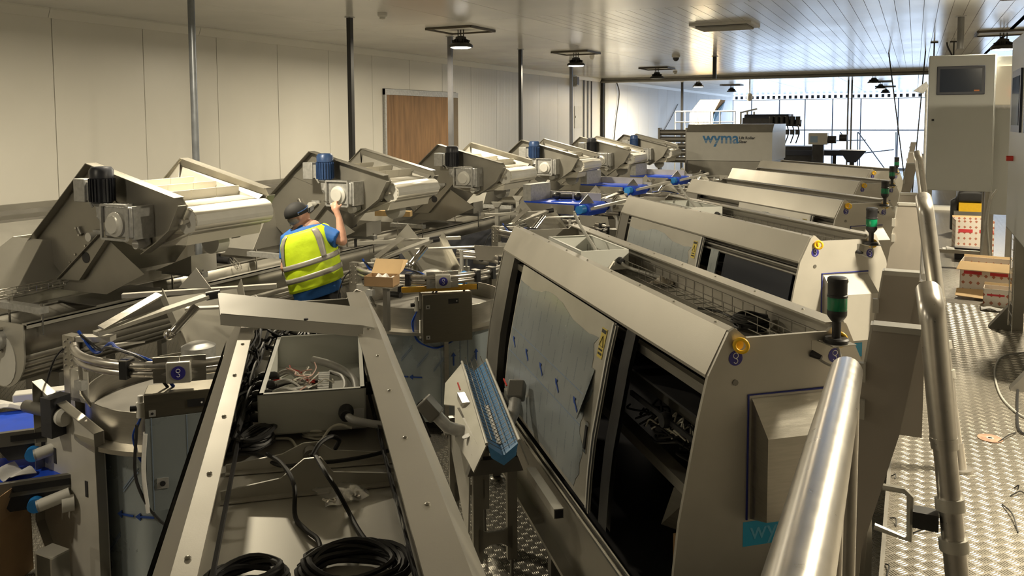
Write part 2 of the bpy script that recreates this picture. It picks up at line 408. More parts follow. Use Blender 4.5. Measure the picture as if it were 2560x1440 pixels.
# --- LED high-bay lamps
def make_lamp(lit=True):
    e = thing('ceiling_light', '', 'ceiling light')
    fr = MB(); q = .36
    for a, b in (((-q,-q),(q,-q)), ((q,-q),(q,q)), ((q,q),(-q,q)), ((-q,q),(-q,-q))):
        fr.beam((a[0],a[1],-.018), (b[0],b[1],-.018), .035, .032)
    fr.build('mounting_frame', bronze, e); MB().box(-.34,.34,-.34,.34,-.012,-.002).build('backing_plate', white_pl, e)
    st = MB()
    for dx in (-.045, 0, .045): st.cyl((dx,0,-.012), (dx,0,-.12), .008, n=8)
    st.build('hanger', dark_metal, e)
    MB().lathe([(.03,-.10),(.075,-.115),(.085,-.19),(.15,-.215),(.175,-.235),(.175,-.262),(.15,-.268)], (0,0,0), n=24).build('housing', dark_metal, e)
    fn = MB()
    for i in range(16):
        a = 2*PI*i/16; fn.beam((.06*math.cos(a), .06*math.sin(a), -.165), (.125*math.cos(a), .125*math.sin(a), -.19), .006, .05)
    fn.build('cooling_fins', dark_metal, e)
    MB().lathe([(.001,-.276),(.12,-.276),(.148,-.268)], (0,0,0), n=24).build('lens', lamp_e if lit else lamp_off, e); return e
lampA = make_lamp(); lampB = make_lamp(False)
seen = {}
def lamp(x, y, label, lit=True, power=None):
    src = lampA if lit else lampB
    if not seen.get(lit): seen[lit] = 1; e = src; e.location = (x, y, H)
    else: e = copy_tree(src); e.location = (x, y, H)
    tag(e, label, None, 'high-bay ceiling lights')
    if lit:
        ld = bpy.data.lights.new('lamp_light', 'AREA'); ld.shape = 'DISK'; ld.size = .28; ld.energy = power or LAMP_POWER; ld.color = LAMP_COL
        lo = bpy.data.objects.new('lamp_light', ld); COL.objects.link(lo); lo.location = (x, y, H-.285)
    return e
lamp(-5.90, 10.25, 'lit high-bay lamp on its square ceiling frame above the boarded doorway')
lamp(-5.93, 14.76, 'lit high-bay lamp on its square frame by the ribbed wall end')
lamp(-5.94, 20.3, 'unlit dark high-bay lamp on its square frame', False)
lamp(1.17, 14.6, 'lit high-bay lamp over the tall control cabinets')
lamp(-5.5, 4.95, 'lit high-bay lamp above the elevator with the black motor')
lamp(1.17, 10.12, 'lit high-bay lamp over the carton boxes on the walkway')
lamp(1.17, 5.05, 'lit high-bay lamp over the walkway cabinets', True, LAMP_POWER*1.8)
lamp(-6.3, 26.2, 'lit high-bay lamp beyond the opening beside the yellowish wall', True, LAMP_POWER*4)
lamp(-5.93, -3.6, 'added unseen fill lamp on the ceiling behind the open-topped cabinet', True, LAMP_POWER*.35)  # added out of view as fill light from the camera side
lamp(-5.5, .45, 'added unseen fill lamp above the blue outfeed belts and guard sheet', True, LAMP_POWER*.42)  # unseen lamp added to brighten the guard sheet and outfeed belts
lamp(-6.3, 31.5, 'small high-bay lamp above the orange topped housing', False)
lamp(-1.14, 26.4, 'lit high-bay lamp beyond the opening near the glazed end')
lamp(-1.14, 31.5, 'lit high-bay lamp deeper in the second hall')
lamp(-1.14, 36.5, 'unlit high-bay lamp closest to the bright glazing', False)

# --- small ceiling fittings
def detector(px, py, label, r=.06, dome=False):
    p = gz(px, py, H); e = thing('smoke_detector' if not dome else 'dome_camera', label, 'detector' if not dome else 'camera', (p.x, p.y, H))
    MB().lathe([(r,-.001),(r,-.035),(r*.8,-.05)], (0,0,0)).build('base', white_pl, e)
    if dome: MB().sphere((0,0,-.06), r*.75, 14).build('dome', dark_in, e)
    else: MB().lathe([(r*.62,-.05),(r*.55,-.075),(r*.2,-.085)], (0,0,0)).build('sensor_head', white_pl, e)
detector(956, 32, 'small white ceiling detector near the black square post')
detector(1690, 138, 'white dome camera under the planked ceiling', .085, True)
detector(1688, 178, 'tiny ceiling detector by the unlit lamp', .06)
detector(1480, 139, 'tiny ceiling detector by the lamp at the ribbed wall', .05)
p = gz(1812, 62, H); e = thing('ceiling_vent', 'rectangular louvred air vent set in the planked ceiling', 'vent', (p.x, p.y, H))
MB().box(-.42,.42,-.34,.34,-.03,-.001).build('frame', white_pl, e)
MB().box(-.35,.35,-.27,.27,-.034,-.029).build('dark_opening', dark_in, e)
for i in range(9): MB().beam((-.35,-.24+i*.06,-.04),(.35,-.24+i*.06,-.04),.004,.045, (0,.6,1)).build('louvre', white_pl, e)
p = gz(1874, 198, H); e = thing('hanging_sensor', 'grey bulb sensor hanging on a rod past the opening', 'sensor', (p.x, 26, 0))
q = gy(1874, 243, 26); MB().cyl((q.x-p.x,0,q.z+.12),(q.x-p.x,0,H),.02,n=8).build('rod', galv, e); MB().sphere((q.x-p.x,0,q.z),.10,14,1.3).build('bulb', galv, e)
# ================================================================ the row of weigher cabinets
PIT = 2.65
CA = math.radians(41)
CU = V(-math.sin(CA), math.cos(CA), 0); CV = V(math.cos(CA), math.sin(CA), 0)
CO1 = V(-.605, 2.992, 0); CL = 3.06
def cab_o(k): return CO1 + V(0, (k-1)*PIT, 0)
def cl_z(px, py, z, k=0):      # photo point -> cabinet-local (b, a, z)
    q = gz(px, py, z) - cab_o(k); return V(q.dot(CV), q.dot(CU), z)
FRONT = [(-.080,1.662),(-.118,1.5),(-.156,1.3),(-.190,1.12),(-.210,.94),(-.222,.76)]
def front_pt(s):              # point on the bowed front, s = 0 top .. 1 bottom
    t = s*(len(FRONT)-1); i = min(int(t), len(FRONT)-2); f = t-i
    return (FRONT[i][0]*(1-f)+FRONT[i+1][0]*f, FRONT[i][1]*(1-f)+FRONT[i+1][1]*f)
ENDP = [(0,1.82),(.025,1.835),(.075,1.795),(.42,1.795),(.465,1.835),(.50,1.82),(.585,1.645),(.612,1.45),(.632,1.2),(.645,.9),(.645,.14),(-.225,.14)] + [(b, z) for b, z in FRONT[::-1]]
end_m = mat('end_panel_steel', (.47,.45,.405), .42, .3, .09, 3, .02, 200)
fascia_m = mat('fascia_steel', (.39,.37,.325), .45, .5, .05, 3, .02, 260)
film_m = mat('protective_film', (.42,.465,.495), .24, .5, .06, 3)
def film_print(m):            # faint rows of printed film text
    nt = m.node_tree; N = nt.nodes.new; L = nt.links.new; P = nt.nodes['Principled BSDF']
    tc = N('ShaderNodeTexCoord'); mp = N('ShaderNodeMapping'); mp.inputs['Rotation'].default_value = (0,0,0); L(tc.outputs['Object'], mp.inputs[0])
    sp = N('ShaderNodeSeparateXYZ'); L(mp.outputs[0], sp.inputs[0])
    def M(op, a, b=None):
        n = N('ShaderNodeMath'); n.operation = op
        for i, q in enumerate((a, b)):
            if q is None: continue
            if isinstance(q, (int, float)): n.inputs[i].default_value = q
            else: L(q, n.inputs[i])
        return n.outputs[0]
    a = M('FRACT', M('DIVIDE', sp.outputs[1], .115)); col = M('LESS_THAN', M('ABSOLUTE', M('SUBTRACT', a, .5)), .055)
    mid = M('GREATER_THAN', M('ABSOLUTE', M('SUBTRACT', a, .5)), .018)
    z = M('FRACT', M('ADD', M('DIVIDE', sp.outputs[2], .19), M('MULTIPLY', M('FLOOR', M('DIVIDE', sp.outputs[1], .115)), .43)))
    rows = M('LESS_THAN', z, .62)
    ns = N('ShaderNodeTexNoise'); ns.inputs['Scale'].default_value = 260; L(tc.outputs['Object'], ns.inputs[0]); gl = M('GREATER_THAN', ns.outputs[0], .47)
    k = M('MULTIPLY', M('MULTIPLY', M('MULTIPLY', col, mid), rows), gl)
    mx = N('ShaderNodeMixRGB'); L(M('MULTIPLY', k, .8), mx.inputs[0])
    src = P.inputs['Base Color'].links[0].from_socket; L(src, mx.inputs[1]); mx.inputs[2].default_value = (.16,.20,.27,1); L(mx.outputs[0], P.inputs['Base Color'])
film_print(film_m)
blue_line = mat('film_seam', (.20,.26,.36), .4, 0, 0)

def hook_label(parent, b, z, a=-.0165, r=.028):
    d = MB().cyl((b, a, z), (b, a-.0015, z), r, n=24).build('lifting_label', label_blue, parent)
    MB().tube(arc((b, a-.002, z+r*.35), r*.36, 0, 2*PI, 14, (1,0,0), (0,0,1)), r*.055, 5).build('hook_symbol', label_white, d)
    MB().tube([(b, a-.002, z)] + arc((b, a-.002, z-r*.38), r*.30, PI/2, -PI*.85, 12, (1,0,0), (0,0,1)), r*.06, 5).build('hook_symbol', label_white, d)
    return d
def eyebolt(parent, b, z, a=-.016):
    e = MB().tube(arc((b, a-.026, z), .024, 0, 2*PI, 20, (.75,-.66,0), (0,0,1))[:-1], .0072, 10, closed=True).build('lifting_eye', yellow, parent)
    MB().cyl((b, a, z), (b, a-.012, z), .019, n=14).build('eye_collar', yellow, e)
def stack_light(parent, b, a, z):
    e = MB().lathe([(.046,0),(.046,.012),(.040,.018)], (b,a,z)).build('stack_light', black_pl, parent)
    MB().cyl((b,a,z+.016), (b,a,z+.085), .0165, n=14).build('stem', black_pl, e)
    MB().lathe([(.020,.08),(.033,.098),(.036,.105),(.036,.122)], (b,a,z), n=24).build('lower_collar', black_pl, e)
    MB().lathe([(.0345,.122),(.0355,.13),(.0355,.165),(.0345,.172)], (b,a,z), n=24).build('green_lens', green_lens, e)
    MB().lathe([(.037,.172),(.037,.18),(.035,.182),(.035,.225),(.038,.232),(.036,.243),(.03,.247)], (b,a,z), n=24).build('cap_module', black_pl, e)
    br = MB().box(b-.075, b+.05, -.017, -.0155, z-.06, z+.0).box(b-.05, b+.05, a-.05, 0, z-.004, z).build('lamp_bracket', steel, parent)
    pg = MB().tube(spline([(b-.0,a,z-.004),(b+.01,a-.01,z-.05),(b-.01,a-.02,z-.085),(b-.05,a-.01,z-.075),(b-.07,-.02,z-.055)], 6), .005, 7).build('lamp_cable', grey_cable, parent)
    MB().tube([(b-.075,-.016,z-.05),(b-.055,-.05,z-.06)], [.014,.010], 10).build('cable_gland', black_pl, pg)
def surf_strip(a0, a1, s0, s1, off, n=10, nu=1, t=.003):
    mb = MB(); mb.sheet(lambda x, y: V(front_pt(s0+(s1-s0)*y)[0]-off, a0+(a1-a0)*x, front_pt(s0+(s1-s0)*y)[1]), nu, n, (-1,0,0), t); return mb
def arrow(parent, a, s, off, size=.05):
    b, z = front_pt(s); b2, z2 = front_pt(min(1, s+.02)); dn = V(b2-b, 0, z2-z).normalized(); up = -dn; al = V(0,1,0)
    o = V(b-off, a, z); d = (al*.85+up*.52).normalized(); n_ = d.cross(V(-1,0,0)).normalized()
    pts = [o+d*size, o+d*size*.25+n_*size*.55, o+d*size*.25+n_*size*.17, o-d*size+n_*size*.17, o-d*size-n_*size*.17, o+d*size*.25-n_*size*.17, o+d*size*.25-n_*size*.55]
    MB().prism(pts, (-.0008,0,0)).build('printed_arrow', ink_blue, parent)

def make_cab(kind):
    """kind: 'open' lid-less nearest one, 'main' with torn film, 'plain' for the rest"""
    c = thing('weigher_cabinet', '', 'machine')
    ex = (0, .016, 0)
    ep = MB().prism([(b, -.016, z) for b, z in ENDP], ex).build('end_panel', end_m, c, smooth=False)
    MB().prism([(b, CL, z) for b, z in ENDP], ex).build('far_panel', steel, c, smooth=False)
    # fascia: top fold, sloping face, lower return
    MB().prism([(.045,0,1.818),(.045,0,1.825),(.0,0,1.825),(-.084,0,1.664),(-.084,0,1.652),(-.060,0,1.652),(-.060,0,1.657),(-.076,0,1.660),(.004,0,1.818)], (0, CL, 0)).build('fascia', fascia_m, c, smooth=False)
    MB().box(.006,.012, .0, CL, 1.60, 1.815).build('inner_front_wall', steel, c)
    MB().prism([(.50,0,1.826),(.42,0,1.826),(.42,0,1.818),(.488,0,1.816),(.488,0,1.66),(.494,0,1.66),(.5,0,1.81)], (0, CL, 0)).build('rear_rail', fascia_m, c, smooth=False)
    MB().prism([(.50,0,1.826),(.59,0,1.645),(.615,0,1.45),(.647,0,.9),(.647,0,.2),(.64,0,.2),(.64,0,.9),(.605,0,1.45),(.58,0,1.645),(.492,0,1.82)], (0, CL, 0)).build('rear_panel', steel, c, smooth=False)
    MB().box(.0,.50, .0, CL, 1.672, 1.678).build('tray_floor', steel_w if kind == 'open' else steel, c)
    rv = MB().lathe([(.006,0),(.006,.002),(.003,.004)], (0,0,0), n=10).mesh('bolt_head')
    rv.materials.append(steel_b)
    for a in [.12+i*.36 for i in range(9)]:
        for b in (.022, .465):
            o = bpy.data.objects.new('bolt_head', rv); COL.objects.link(o); o.parent = c; o.location = (b, a+(.09 if b > .2 else 0), 1.826)
    # wire cable basket along the rear wall
    wb = MB(); x0, x1, z0, z1 = .355, .455, 1.695, 1.765
    for b, z in ((x0,z1),(x0,(z0+z1)/2),(x0,z0),((x0+x1)/2,z0),(x1,z0),(x1,z1)): wb.tube([(b,.06,z),(b,CL-.7,z)], .0024, 5)
    for i in range(26):
        a = .08+i*.096
        wb.tube([(x0,a,z1),(x0,a,z0),(x1,a,z0),(x1,a,z1)], .0022, 5)
    if kind != 'open': wb.build('wire_basket', steel_d, c)
    # base and legs
    MB().box(-.215,.63, .0, CL, .30, .60).build('base_frame', steel_d, c)
    sk = MB().box(-.245,-.225, .0, CL, .36, .70).build('base_skirt', steel, c)
    tr_ = MB()
    tr_.tube([(-.262,.0,.715),(-.262,CL,.715)], .010, 8).tube([(-.240,.0,.73),(-.240,CL,.73)], .008, 8); tr_.build('door_track', chrome, c)
    MB().box(-.31,-.245, .1, CL-.1, .36, .38).build('lower_flange', steel, c)
    for b in (-.18, .56):
        for a in (.12, CL/2, CL-.12):
            l = MB().box(b-.03,b+.03,a-.03,a+.03,.03,.30).build('leg', steel_d, c); MB().lathe([(.05,0),(.05,.012),(.018,.035)], (b,a,0)).build('foot', chrome, l)
    # bowed doors
    if kind == 'main':  a0, a1 = .86, 2.45
    elif kind == 'second': a0, a1 = 1.30, 2.75
    else: a0, a1 = .35, 1.7
    if kind == 'open': surf_strip(.04, CL-.04, .012, .985, .014, 24, 1).build('front_cover', steel, c)
    if kind != 'open' :
        dr = surf_strip(a0, a1, .012, .985, .014, 24, 1).build('sliding_door', steel_w, c)
        rr = random.Random(4)
        def filmfn():
            mb = MB(); n = 22; hts = []
            for i in range(n+1):
                f = i/n
                hts.append((.11+.03*math.sin(f*9)+.05*max(0, .35-f)*2+rr.uniform(-.008,.008)))
            off = .0185
            for i in range(n):
                x0, x1 = a0+.13+(a1-a0-.15)*i/n, a0+.13+(a1-a0-.15)*(i+1)/n
                h0, h1 = hts[i], hts[i+1]; m_ = 16; vs = []
                for j in range(m_+1):
                    for x, h in ((x0,h0),(x1,h1)):
                        s = h+(.96-h)*j/m_; xx = x
                        if i == 0 and x == x0: xx = x + .035*math.sin(j*.9)+.02*math.sin(j*2.1)
                        b, z = front_pt(s); vs.append((b-off, xx, z))
                mb.add(vs, [(2*j, 2*j+1, 2*j+3, 2*j+2) for j in range(m_)])
            return mb
        fl = filmfn().build('protective_film', film_m, dr)
        if kind == 'main':
            for i in range(5): arrow(fl, a1-.12-i*.30, .535, .0200, .050)
            for s in (.45, .61):
                MB().prism([V(front_pt(s-.0+.0)[0]-.0195, a0+.16, front_pt(s)[1]), V(front_pt(s+.004)[0]-.0195, a0+.16, front_pt(s+.006)[1]), V(front_pt(s+.004)[0]-.0195, a1-.03, front_pt(s+.006)[1]), V(front_pt(s)[0]-.0195, a1-.03, front_pt(s)[1])], (-.0006,0,0)).build('film_seam', blue_line, fl)
            # torn corner curling away
            MB().sheet(lambda x, y: V(front_pt(.30+.25*y)[0]-.02-.05*x*x*y, a0+.16-.06*x+.05*y*(1-x), front_pt(.30+.25*y)[1]), 6, 8, (-1,0,0), .001).build('curled_film', film_m, dr)
        # recessed grip and warning label
        b, z = front_pt(.56); b2, z2 = front_pt(.72)
        g = MB().plate([V(b-.0195,a0+.09,z), V(b-.0195,a0+.05,z), V(b2-.0195,a0+.05,z2), V(b2-.0195,a0+.09,z2)], .006).build('grip_plate', chrome, dr)
        b, z = front_pt(.58); b2, z2 = front_pt(.70)
        MB().plate([V(b-.024,a0+.082,z), V(b-.024,a0+.058,z), V(b2-.024,a0+.058,z2), V(b2-.024,a0+.082,z2)], .004).build('grip_recess', dark_in, dr)
        def P_(a, s, o=.0195): q = front_pt(s); return V(q[0]-o, a, q[1])
        wl_ = MB().plate([P_(a0+.11,.07), P_(a0+.045,.07), P_(a0+.045,.235), P_(a0+.11,.235)], .002).build('warning_label', warn_yellow, dr, label='yellow warning label')
        MB().tube([P_(a0+.077,.115,.022), P_(a0+.102,.175,.022), P_(a0+.052,.175,.022)], .0018, 4, closed=True).build('warning_triangle', ink, wl_)
        MB().plate([P_(a0+.104,.078,.0215), P_(a0+.052,.078,.0215), P_(a0+.052,.098,.0215), P_(a0+.104,.098,.0215)], .001).build('warning_band', ink, wl_)
        for i in range(2): MB().plate([P_(a0+.10,.19+.02*i,.0215), P_(a0+.055,.19+.02*i,.0215), P_(a0+.055,.20+.02*i,.0215), P_(a0+.10,.20+.02*i,.0215)], .001).build('warning_text', ink, wl_)
        for s, m_, da, w_ in ((0, white_pl, -.018, .022), (1, black_pl, -.05, .03), (2, steel_w, -.062, .010)):
            surf_strip(a0+da, a0+da+w_, .015, .985, .010+.004*s, 24, 1, .012).build('door_seal', m_, dr)
        # frame column at the far edge, rear door pane
        MB().prism([(b+.004, CL-.30 if kind != 'second' else CL-.2, z) for b, z in FRONT] + [(b+.05, CL-.30 if kind != 'second' else CL-.2, z) for b, z in FRONT[::-1]], (0, .30 if kind != 'second' else .2, 0)).build('frame_column', steel_d, c)  # darker steel puts the shade of the recess into the column colour
        if kind == 'main':
            surf_strip(.64, .74, .0, 1, -.02, 24, 1, .02).build('centre_column', dark_in, c)
        if kind == 'second':
            surf_strip(.06, .95, .10, .985, -.03, 24, 1, .01).build('tinted_door', mat('tinted_pane', (.03,.035,.05), .2, .2, 0), c)
            surf_strip(1.02, 1.14, .10, .985, -.01, 24, 1, .01).build('film_sheet', film_m, c)
            MB().tube([(-.075,.0,1.61),(-.075,CL,1.61)], .010, 8).tube([(-.085,.0,1.575),(-.085,CL,1.575)], .010, 8).build('top_track', steel_d, c)
    # inside
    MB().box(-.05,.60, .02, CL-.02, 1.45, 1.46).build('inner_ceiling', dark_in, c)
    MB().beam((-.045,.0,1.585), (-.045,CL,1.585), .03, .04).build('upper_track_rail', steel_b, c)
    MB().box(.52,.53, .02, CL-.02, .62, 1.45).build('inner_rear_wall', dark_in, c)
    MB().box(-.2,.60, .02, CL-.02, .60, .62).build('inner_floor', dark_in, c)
    MB().beam((.0,.02,1.10), (.0,CL-.02,1.16), .07, .05).build('product_rail', steel_b, c)
    MB().beam((.16,.02,1.31), (.16,CL-.02,1.31), .09, .06).build('cross_rail', steel_d, c)
    if kind == 'main':
        tb = MB(); r2 = random.Random(9)
        for i in range(34):
            p = V(.10+r2.uniform(-.06,.08), .28+r2.uniform(0,.55), 1.17+r2.uniform(0,.05))
            tb.tube(spline([p, p+V(r2.uniform(-.05,.05), .07, r2.uniform(-.02,.06)), p+V(r2.uniform(-.06,.06), .15, r2.uniform(-.04,.05)), p+V(r2.uniform(-.05,.05), .22, -.03)], 4), .0055, 5)
        tb.build('wire_bundle', rubber, c)
        tb = MB()
        for i in range(12):
            p = V(.08+r2.uniform(-.04,.06), .35+r2.uniform(0,.3), 1.21+r2.uniform(0,.04))
            tb.tube(spline([p, p+V(r2.uniform(-.05,.05), .05, .03), p+V(r2.uniform(-.05,.05), .10, -.02)], 4), .004, 5)
        tb.build('white_wires', white_cable, c)
        MB().cyl((.20,.30,1.22),(.20,.55,1.22),.055,n=16).build('inner_motor', rubber, c)
        MB().beam((-.07,.72,1.36),(-.02,.10,1.33),.012,.022).build('actuator_arm', black_pl, c)
        MB().lathe([(.03,-.02),(.035,0),(.03,.02)], (-.05,.40,1.345), (1,0,0)).build('actuator_knob', black_pl, c)
        pl = MB().prism([(.02,.46,1.02),(-.02,.50,.84),(.05,.40,.84),(.05,.36,1.02)], (.02,.01,0)).build('clamp_plate', steel_b, c)
        MB().box(-.02,.06,.30,.38,.70,.86).build('wooden_block', card, c, label='brown cardboard wrapped block')
        MB().prism([(.30,.05,1.45),(.30,.55,1.45),(.30,.45,1.15),(.30,.05,1.15)], (.01,0,0)).build('dark_guard', black_pl, c)
    if kind == 'second':
        tb = MB(); r2 = random.Random(5)
        for i in range(20):
            p = V(-.02+r2.uniform(-.04,.04), 1.12+r2.uniform(0,.15), 1.0+r2.uniform(0,.4))
            tb.tube(spline([p, p+V(r2.uniform(-.05,.05), .05, r2.uniform(-.06,.06)), p+V(0, .10, r2.uniform(-.06,.06))], 4), .006, 5)
        tb.build('wire_bundle', rubber, c)
    # walkway end: hood, blue gasket, sign, lifting eyes, beacon
    hd_ = MB().prism([(.10,-.016,1.565),(.10,-.13,1.45),(.10,-.13,1.14),(.10,-.016,1.10)], (.34,0,0)).build('end_hood', steel_b if kind == 'main' else end_m, c)
    gk = MB().tube([(.085,-.019,1.10),(.085,-.019,1.578),(.44,-.019,1.578)], .0045, 6).build('blue_gasket', mat('gasket_blue', (.012,.02,.20), .5) if 'gasket_blue' not in MATS else MATS['gasket_blue'], c)
    sg = MB().box(.072,.41,-.0175,-.0155,.995,1.09).build('maker_sign', sign_blue, c, label='blue maker sign')
    if kind != 'open':
        text('sign_lettering', 'wyma', .10, mat('sign_pale', (.16,.50,.74), .5, 0, 0) if 'sign_pale' not in MATS else MATS['sign_pale'], sg, basis((.10,-.0178,1.02), (1,0,0), (0,0,1)))
    eyebolt(c, .037, 1.775); eyebolt(c, .452, 1.768)
    hook_label(c, .030, 1.722); hook_label(c, .452, 1.70)
    if kind != 'open': stack_light(c, .425, -.06, 1.765)
    MB().lathe([(.012,0),(.012,.004)], (.03,-.016,1.63), (0,-1,0), 8).build('spot_mark', steel_d, c)
    return c
cab_labels = {
 0: 'open-topped steel weigher cabinet with the grey wiring box and loose black cables',
 1: 'steel weigher cabinet with blue-arrow film on its half-open bowed door',
 2: 'steel weigher cabinet with a brightly lit end panel and dark tinted door',
 3: 'steel weigher cabinet with a shaded bluish end panel and wrinkled grey film',
 4: 'low-looking steel weigher cabinet whose cream end panel catches the walkway lamp',
 5: 'farthest steel weigher cabinet with its fascia shining by the glazed hall'}
protos = {0: make_cab('open'), 1: make_cab('main'), 2: make_cab('second'), 3: make_cab('plain')}
cabs = {}
for k in range(6):
    c = protos[k] if k in protos else copy_tree(protos[3])
    c.location = cab_o(k); c.rotation_euler = (0, 0, CA); cabs[k] = tag(c, cab_labels[k], None, 'row of weigher cabinets')
# ================================================================ flighted elevators feeding the weighers
EX, EY = -5.9, 4.33
PROF = [(-.77,1.61),(.01,2.28),(.99,2.04),(1.03,1.98),(.92,1.79),(.78,1.69),(.61,1.59),(.12,1.71),(-.41,1.31)]
el_steel = mat('elevator_steel', (.36,.345,.305), .40, .7, .07, 4, .02, 200)
el_belt = mat('belt_white', (.64,.61,.53), .5, 0, .03, 5)
EW = .87
def make_elevator(motor_m):
    c = thing('flighted_elevator', '', 'elevator')
    def side(y0, out, name):
        pl = MB().prism([(x, y0, z) for x, z in PROF], (0, .006, 0)).build(name, el_steel, c)
        P = [V(x, 0, z) for x, z in PROF]
        def lip(i, j, w, yy0, yy1, nm):
            a, b = P[i], P[j]; d = (b-a).normalized(); n = V(d.z, 0, -d.x)*.006
            MB().prism([(a.x,yy0,a.z),(b.x,yy0,b.z),((b+n).x,yy0,(b+n).z),((a+n).x,yy0,(a+n).z)], (0, yy1-yy0, 0)).build(nm, el_steel, pl)
        ya, yb = (y0-.075, y0+.02) if out < 0 else (y0-.02, y0+.075)
        for i, j in ((0,1),(1,2),(3,4),(4,5),(5,6),(7,8)): lip(i, j, .05, ya, yb, 'edge_lip')
        return pl
    ns = side(0, -1, 'near_side_plate'); fs = side(EW, 1, 'far_side_plate')
    # inner guide strip along the far plate
    MB().prism([(.03,EW-.004,2.20),(.97,EW-.004,1.985),(.97,EW-.06,1.955),(.05,EW-.06,2.08)], (0,-.004,0)).build('guide_strip', steel_w, fs)
    MB().prism([(-.01,EW-.003,2.24),(-.20,EW-.003,2.05),(.06,EW-.08,2.07)], (0,-.004,.0)).build('corner_gusset', steel_w, fs)
    MB().prism([(-.30,-.004,2.0),(.16,-.004,1.86),(.36,-.004,1.90),(.01,-.004,2.17)], (0,-.003,0)).build('stiffener_plate', el_steel, ns)
    # belt
    path = [(-.62,1.50),(-.02,2.02),(.03,2.045),(.10,2.05),(.93,1.955)] + [(1.0+.098*math.cos(t), 1.855+.098*math.sin(t)) for t in [1.25,.9,.5,.1,-.3,-.7,-1.1,-1.5]] + [(.72,1.66),(.60,1.62)]
    bl = MB()
    for (x0,z0),(x1,z1) in zip(path[:-1], path[1:]): bl.add([(x0,.03,z0),(x0,EW-.03,z0),(x1,EW-.03,z1),(x1,.03,z1)], [(0,1,2,3)])
    bo = bl.build('belt', el_belt, c); so = bo.modifiers.new('t', 'SOLIDIFY'); so.thickness = .008
    fl = []
    segs = [(-.62,1.50),(.02,2.045),(.10,2.05),(.93,1.955)]
    for t in (.35,.55,.75,.93):
        x, z = segs[0][0]+(segs[1][0]-segs[0][0])*t, segs[0][1]+(segs[1][1]-segs[0][1])*t
        fl.append((x, z, V(-.635,0,.772), V(.772,0,.635)))
    for t in (.12,.44,.76): 
        x, z = segs[2][0]+(segs[3][0]-segs[2][0])*t, segs[2][1]+(segs[3][1]-segs[2][1])*t
        fl.append((x, z, V(.12,0,.993), V(.993,0,-.12)))
    for x, z, n, t in fl:
        o = V(x,0,z); p = [o+t*-.006, o+t*.006, o+t*.004+n*.085, o+t*-.004+n*.085]
        f = MB()
        for y0, y1 in ((.05,.31),(.314,.57),(.574,.82)): f.prism([q+V(0,y0,0) for q in p], (0, y1-y0, 0))
        f.build('flight', el_belt, c)
    rl = MB(); n = 26
    rl.lathe([(.088,0),(.104,.0),(.104,EW-.07),(.088,EW-.07)], (1.0,.035,1.855), (0,1,0), n).build('head_roller', white_pl, c, smooth=False)
    MB().cyl((1.0,-.03,1.855),(1.0,EW+.05,1.855),.022,n=12).build('head_shaft', chrome, c)
    MB().cyl((.64,.58,1.60),(.64,.70,1.60),.10,n=24).build('tension_drum', white_pl, c)
    MB().prism([(.99,.05,1.76),(.74,.05,1.74),(.72,.05,1.66),(.96,.05,1.665)], (0,EW-.10,0)).build('belt_apron', el_belt, c)
    # return channel below the incline
    MB().prism([(-.41,-.05,1.31),(-.16,-.05,1.32),(.33,-.05,1.83),(.12,-.05,1.71)], (0, EW+.09, 0)).build('lower_channel', el_steel, c)
    MB().lathe([(.045,0),(.045,.004)], (-.06,-.05,1.515), (0,-1,0), 18).build('channel_hole', dark_in, c)
    # bearing caps and slotted plates
    for x, z, r in ((.02,1.69,.036),(.565,1.665,.036)):
        b = MB().cyl((x,0,z),(x,-.085,z),r,n=18).build('bearing_cap', white_pl, c)
        MB().prism([(x-.02,-.008,z-.05),(x+.085,-.008,z-.0),(x+.075,-.008,z+.05),(x-.03,-.008,z+.05)], (0,-.012,0)).build('bearing_flange', galv, b)
    for x, z in ((.07,1.99),(-.18,1.72)):
        s_ = MB().tube([(x-.015,-.008,z+.025),(x+.02,-.008,z-.03)], .024, 10).build('slot_plate', steel_d, c)
        MB().cyl((x-.015,-.02,z+.025),(x-.015,-.04,z+.025),.010,n=8).cyl((x+.02,-.02,z-.03),(x+.02,-.04,z-.03),.010,n=8).build('slot_bolt', chrome, s_)
    bt = MB()
    for x, z in ((-.33,1.45),(-.26,1.52),(-.30,1.40),(-.21,1.46),(-.13,1.60),(.15,1.88),(-.38,1.37)): bt.lathe([(.011,0),(.009,.008)], (x,-.002,z), (0,-1,0), 8)
    bt.build('plate_bolts', chrome, c)
    # geared motor
    mo = MB().lathe([(.055,-.03),(.082,-.01),(.082,.17),(.088,.175),(.088,.235),(.07,.26),(.02,.265)], (.285,-.14,2.0), n=26).build('motor', motor_m, c)
    rb = MB()
    for i in range(22):
        a = 2*PI*i/22; rb.beam((.285+.088*math.cos(a), -.14+.088*math.sin(a), 1.995), (.285+.088*math.cos(a), -.14+.088*math.sin(a), 2.17), .005, .016, (math.cos(a), math.sin(a), 0))
    rb.build('cooling_ribs', motor_m, mo)
    tb = MB().box(.03,.16,-.20,-.09,1.985,2.165).build('terminal_box', galv, mo, bevel=.006)
    MB().box(.16,.20,-.18,-.10,2.0,2.14).build('box_neck', galv, mo)
    MB().tube(spline([(.175,-.17,2.01),(.22,-.20,1.99),(.24,-.19,1.95)], 5), .011, 8).build('motor_cable', grey_cable, mo)
    MB().lathe([(.06,0),(.075,-.01),(.05,-.03),(.045,-.10),(.03,-.14)], (.285,-.14,1.985), n=20).build('adapter', galv, mo)
    gb = MB().box(.36,.66,-.19,-.05,1.73,1.965).build('gearbox', galv, c, bevel=.012)
    MB().lathe([(.095,0),(.095,.02),(.07,.035),(.065,.05)], (.50,-.19,1.83), (0,-1,0), 22).build('gear_cover', white_pl, gb)
    fr = MB()
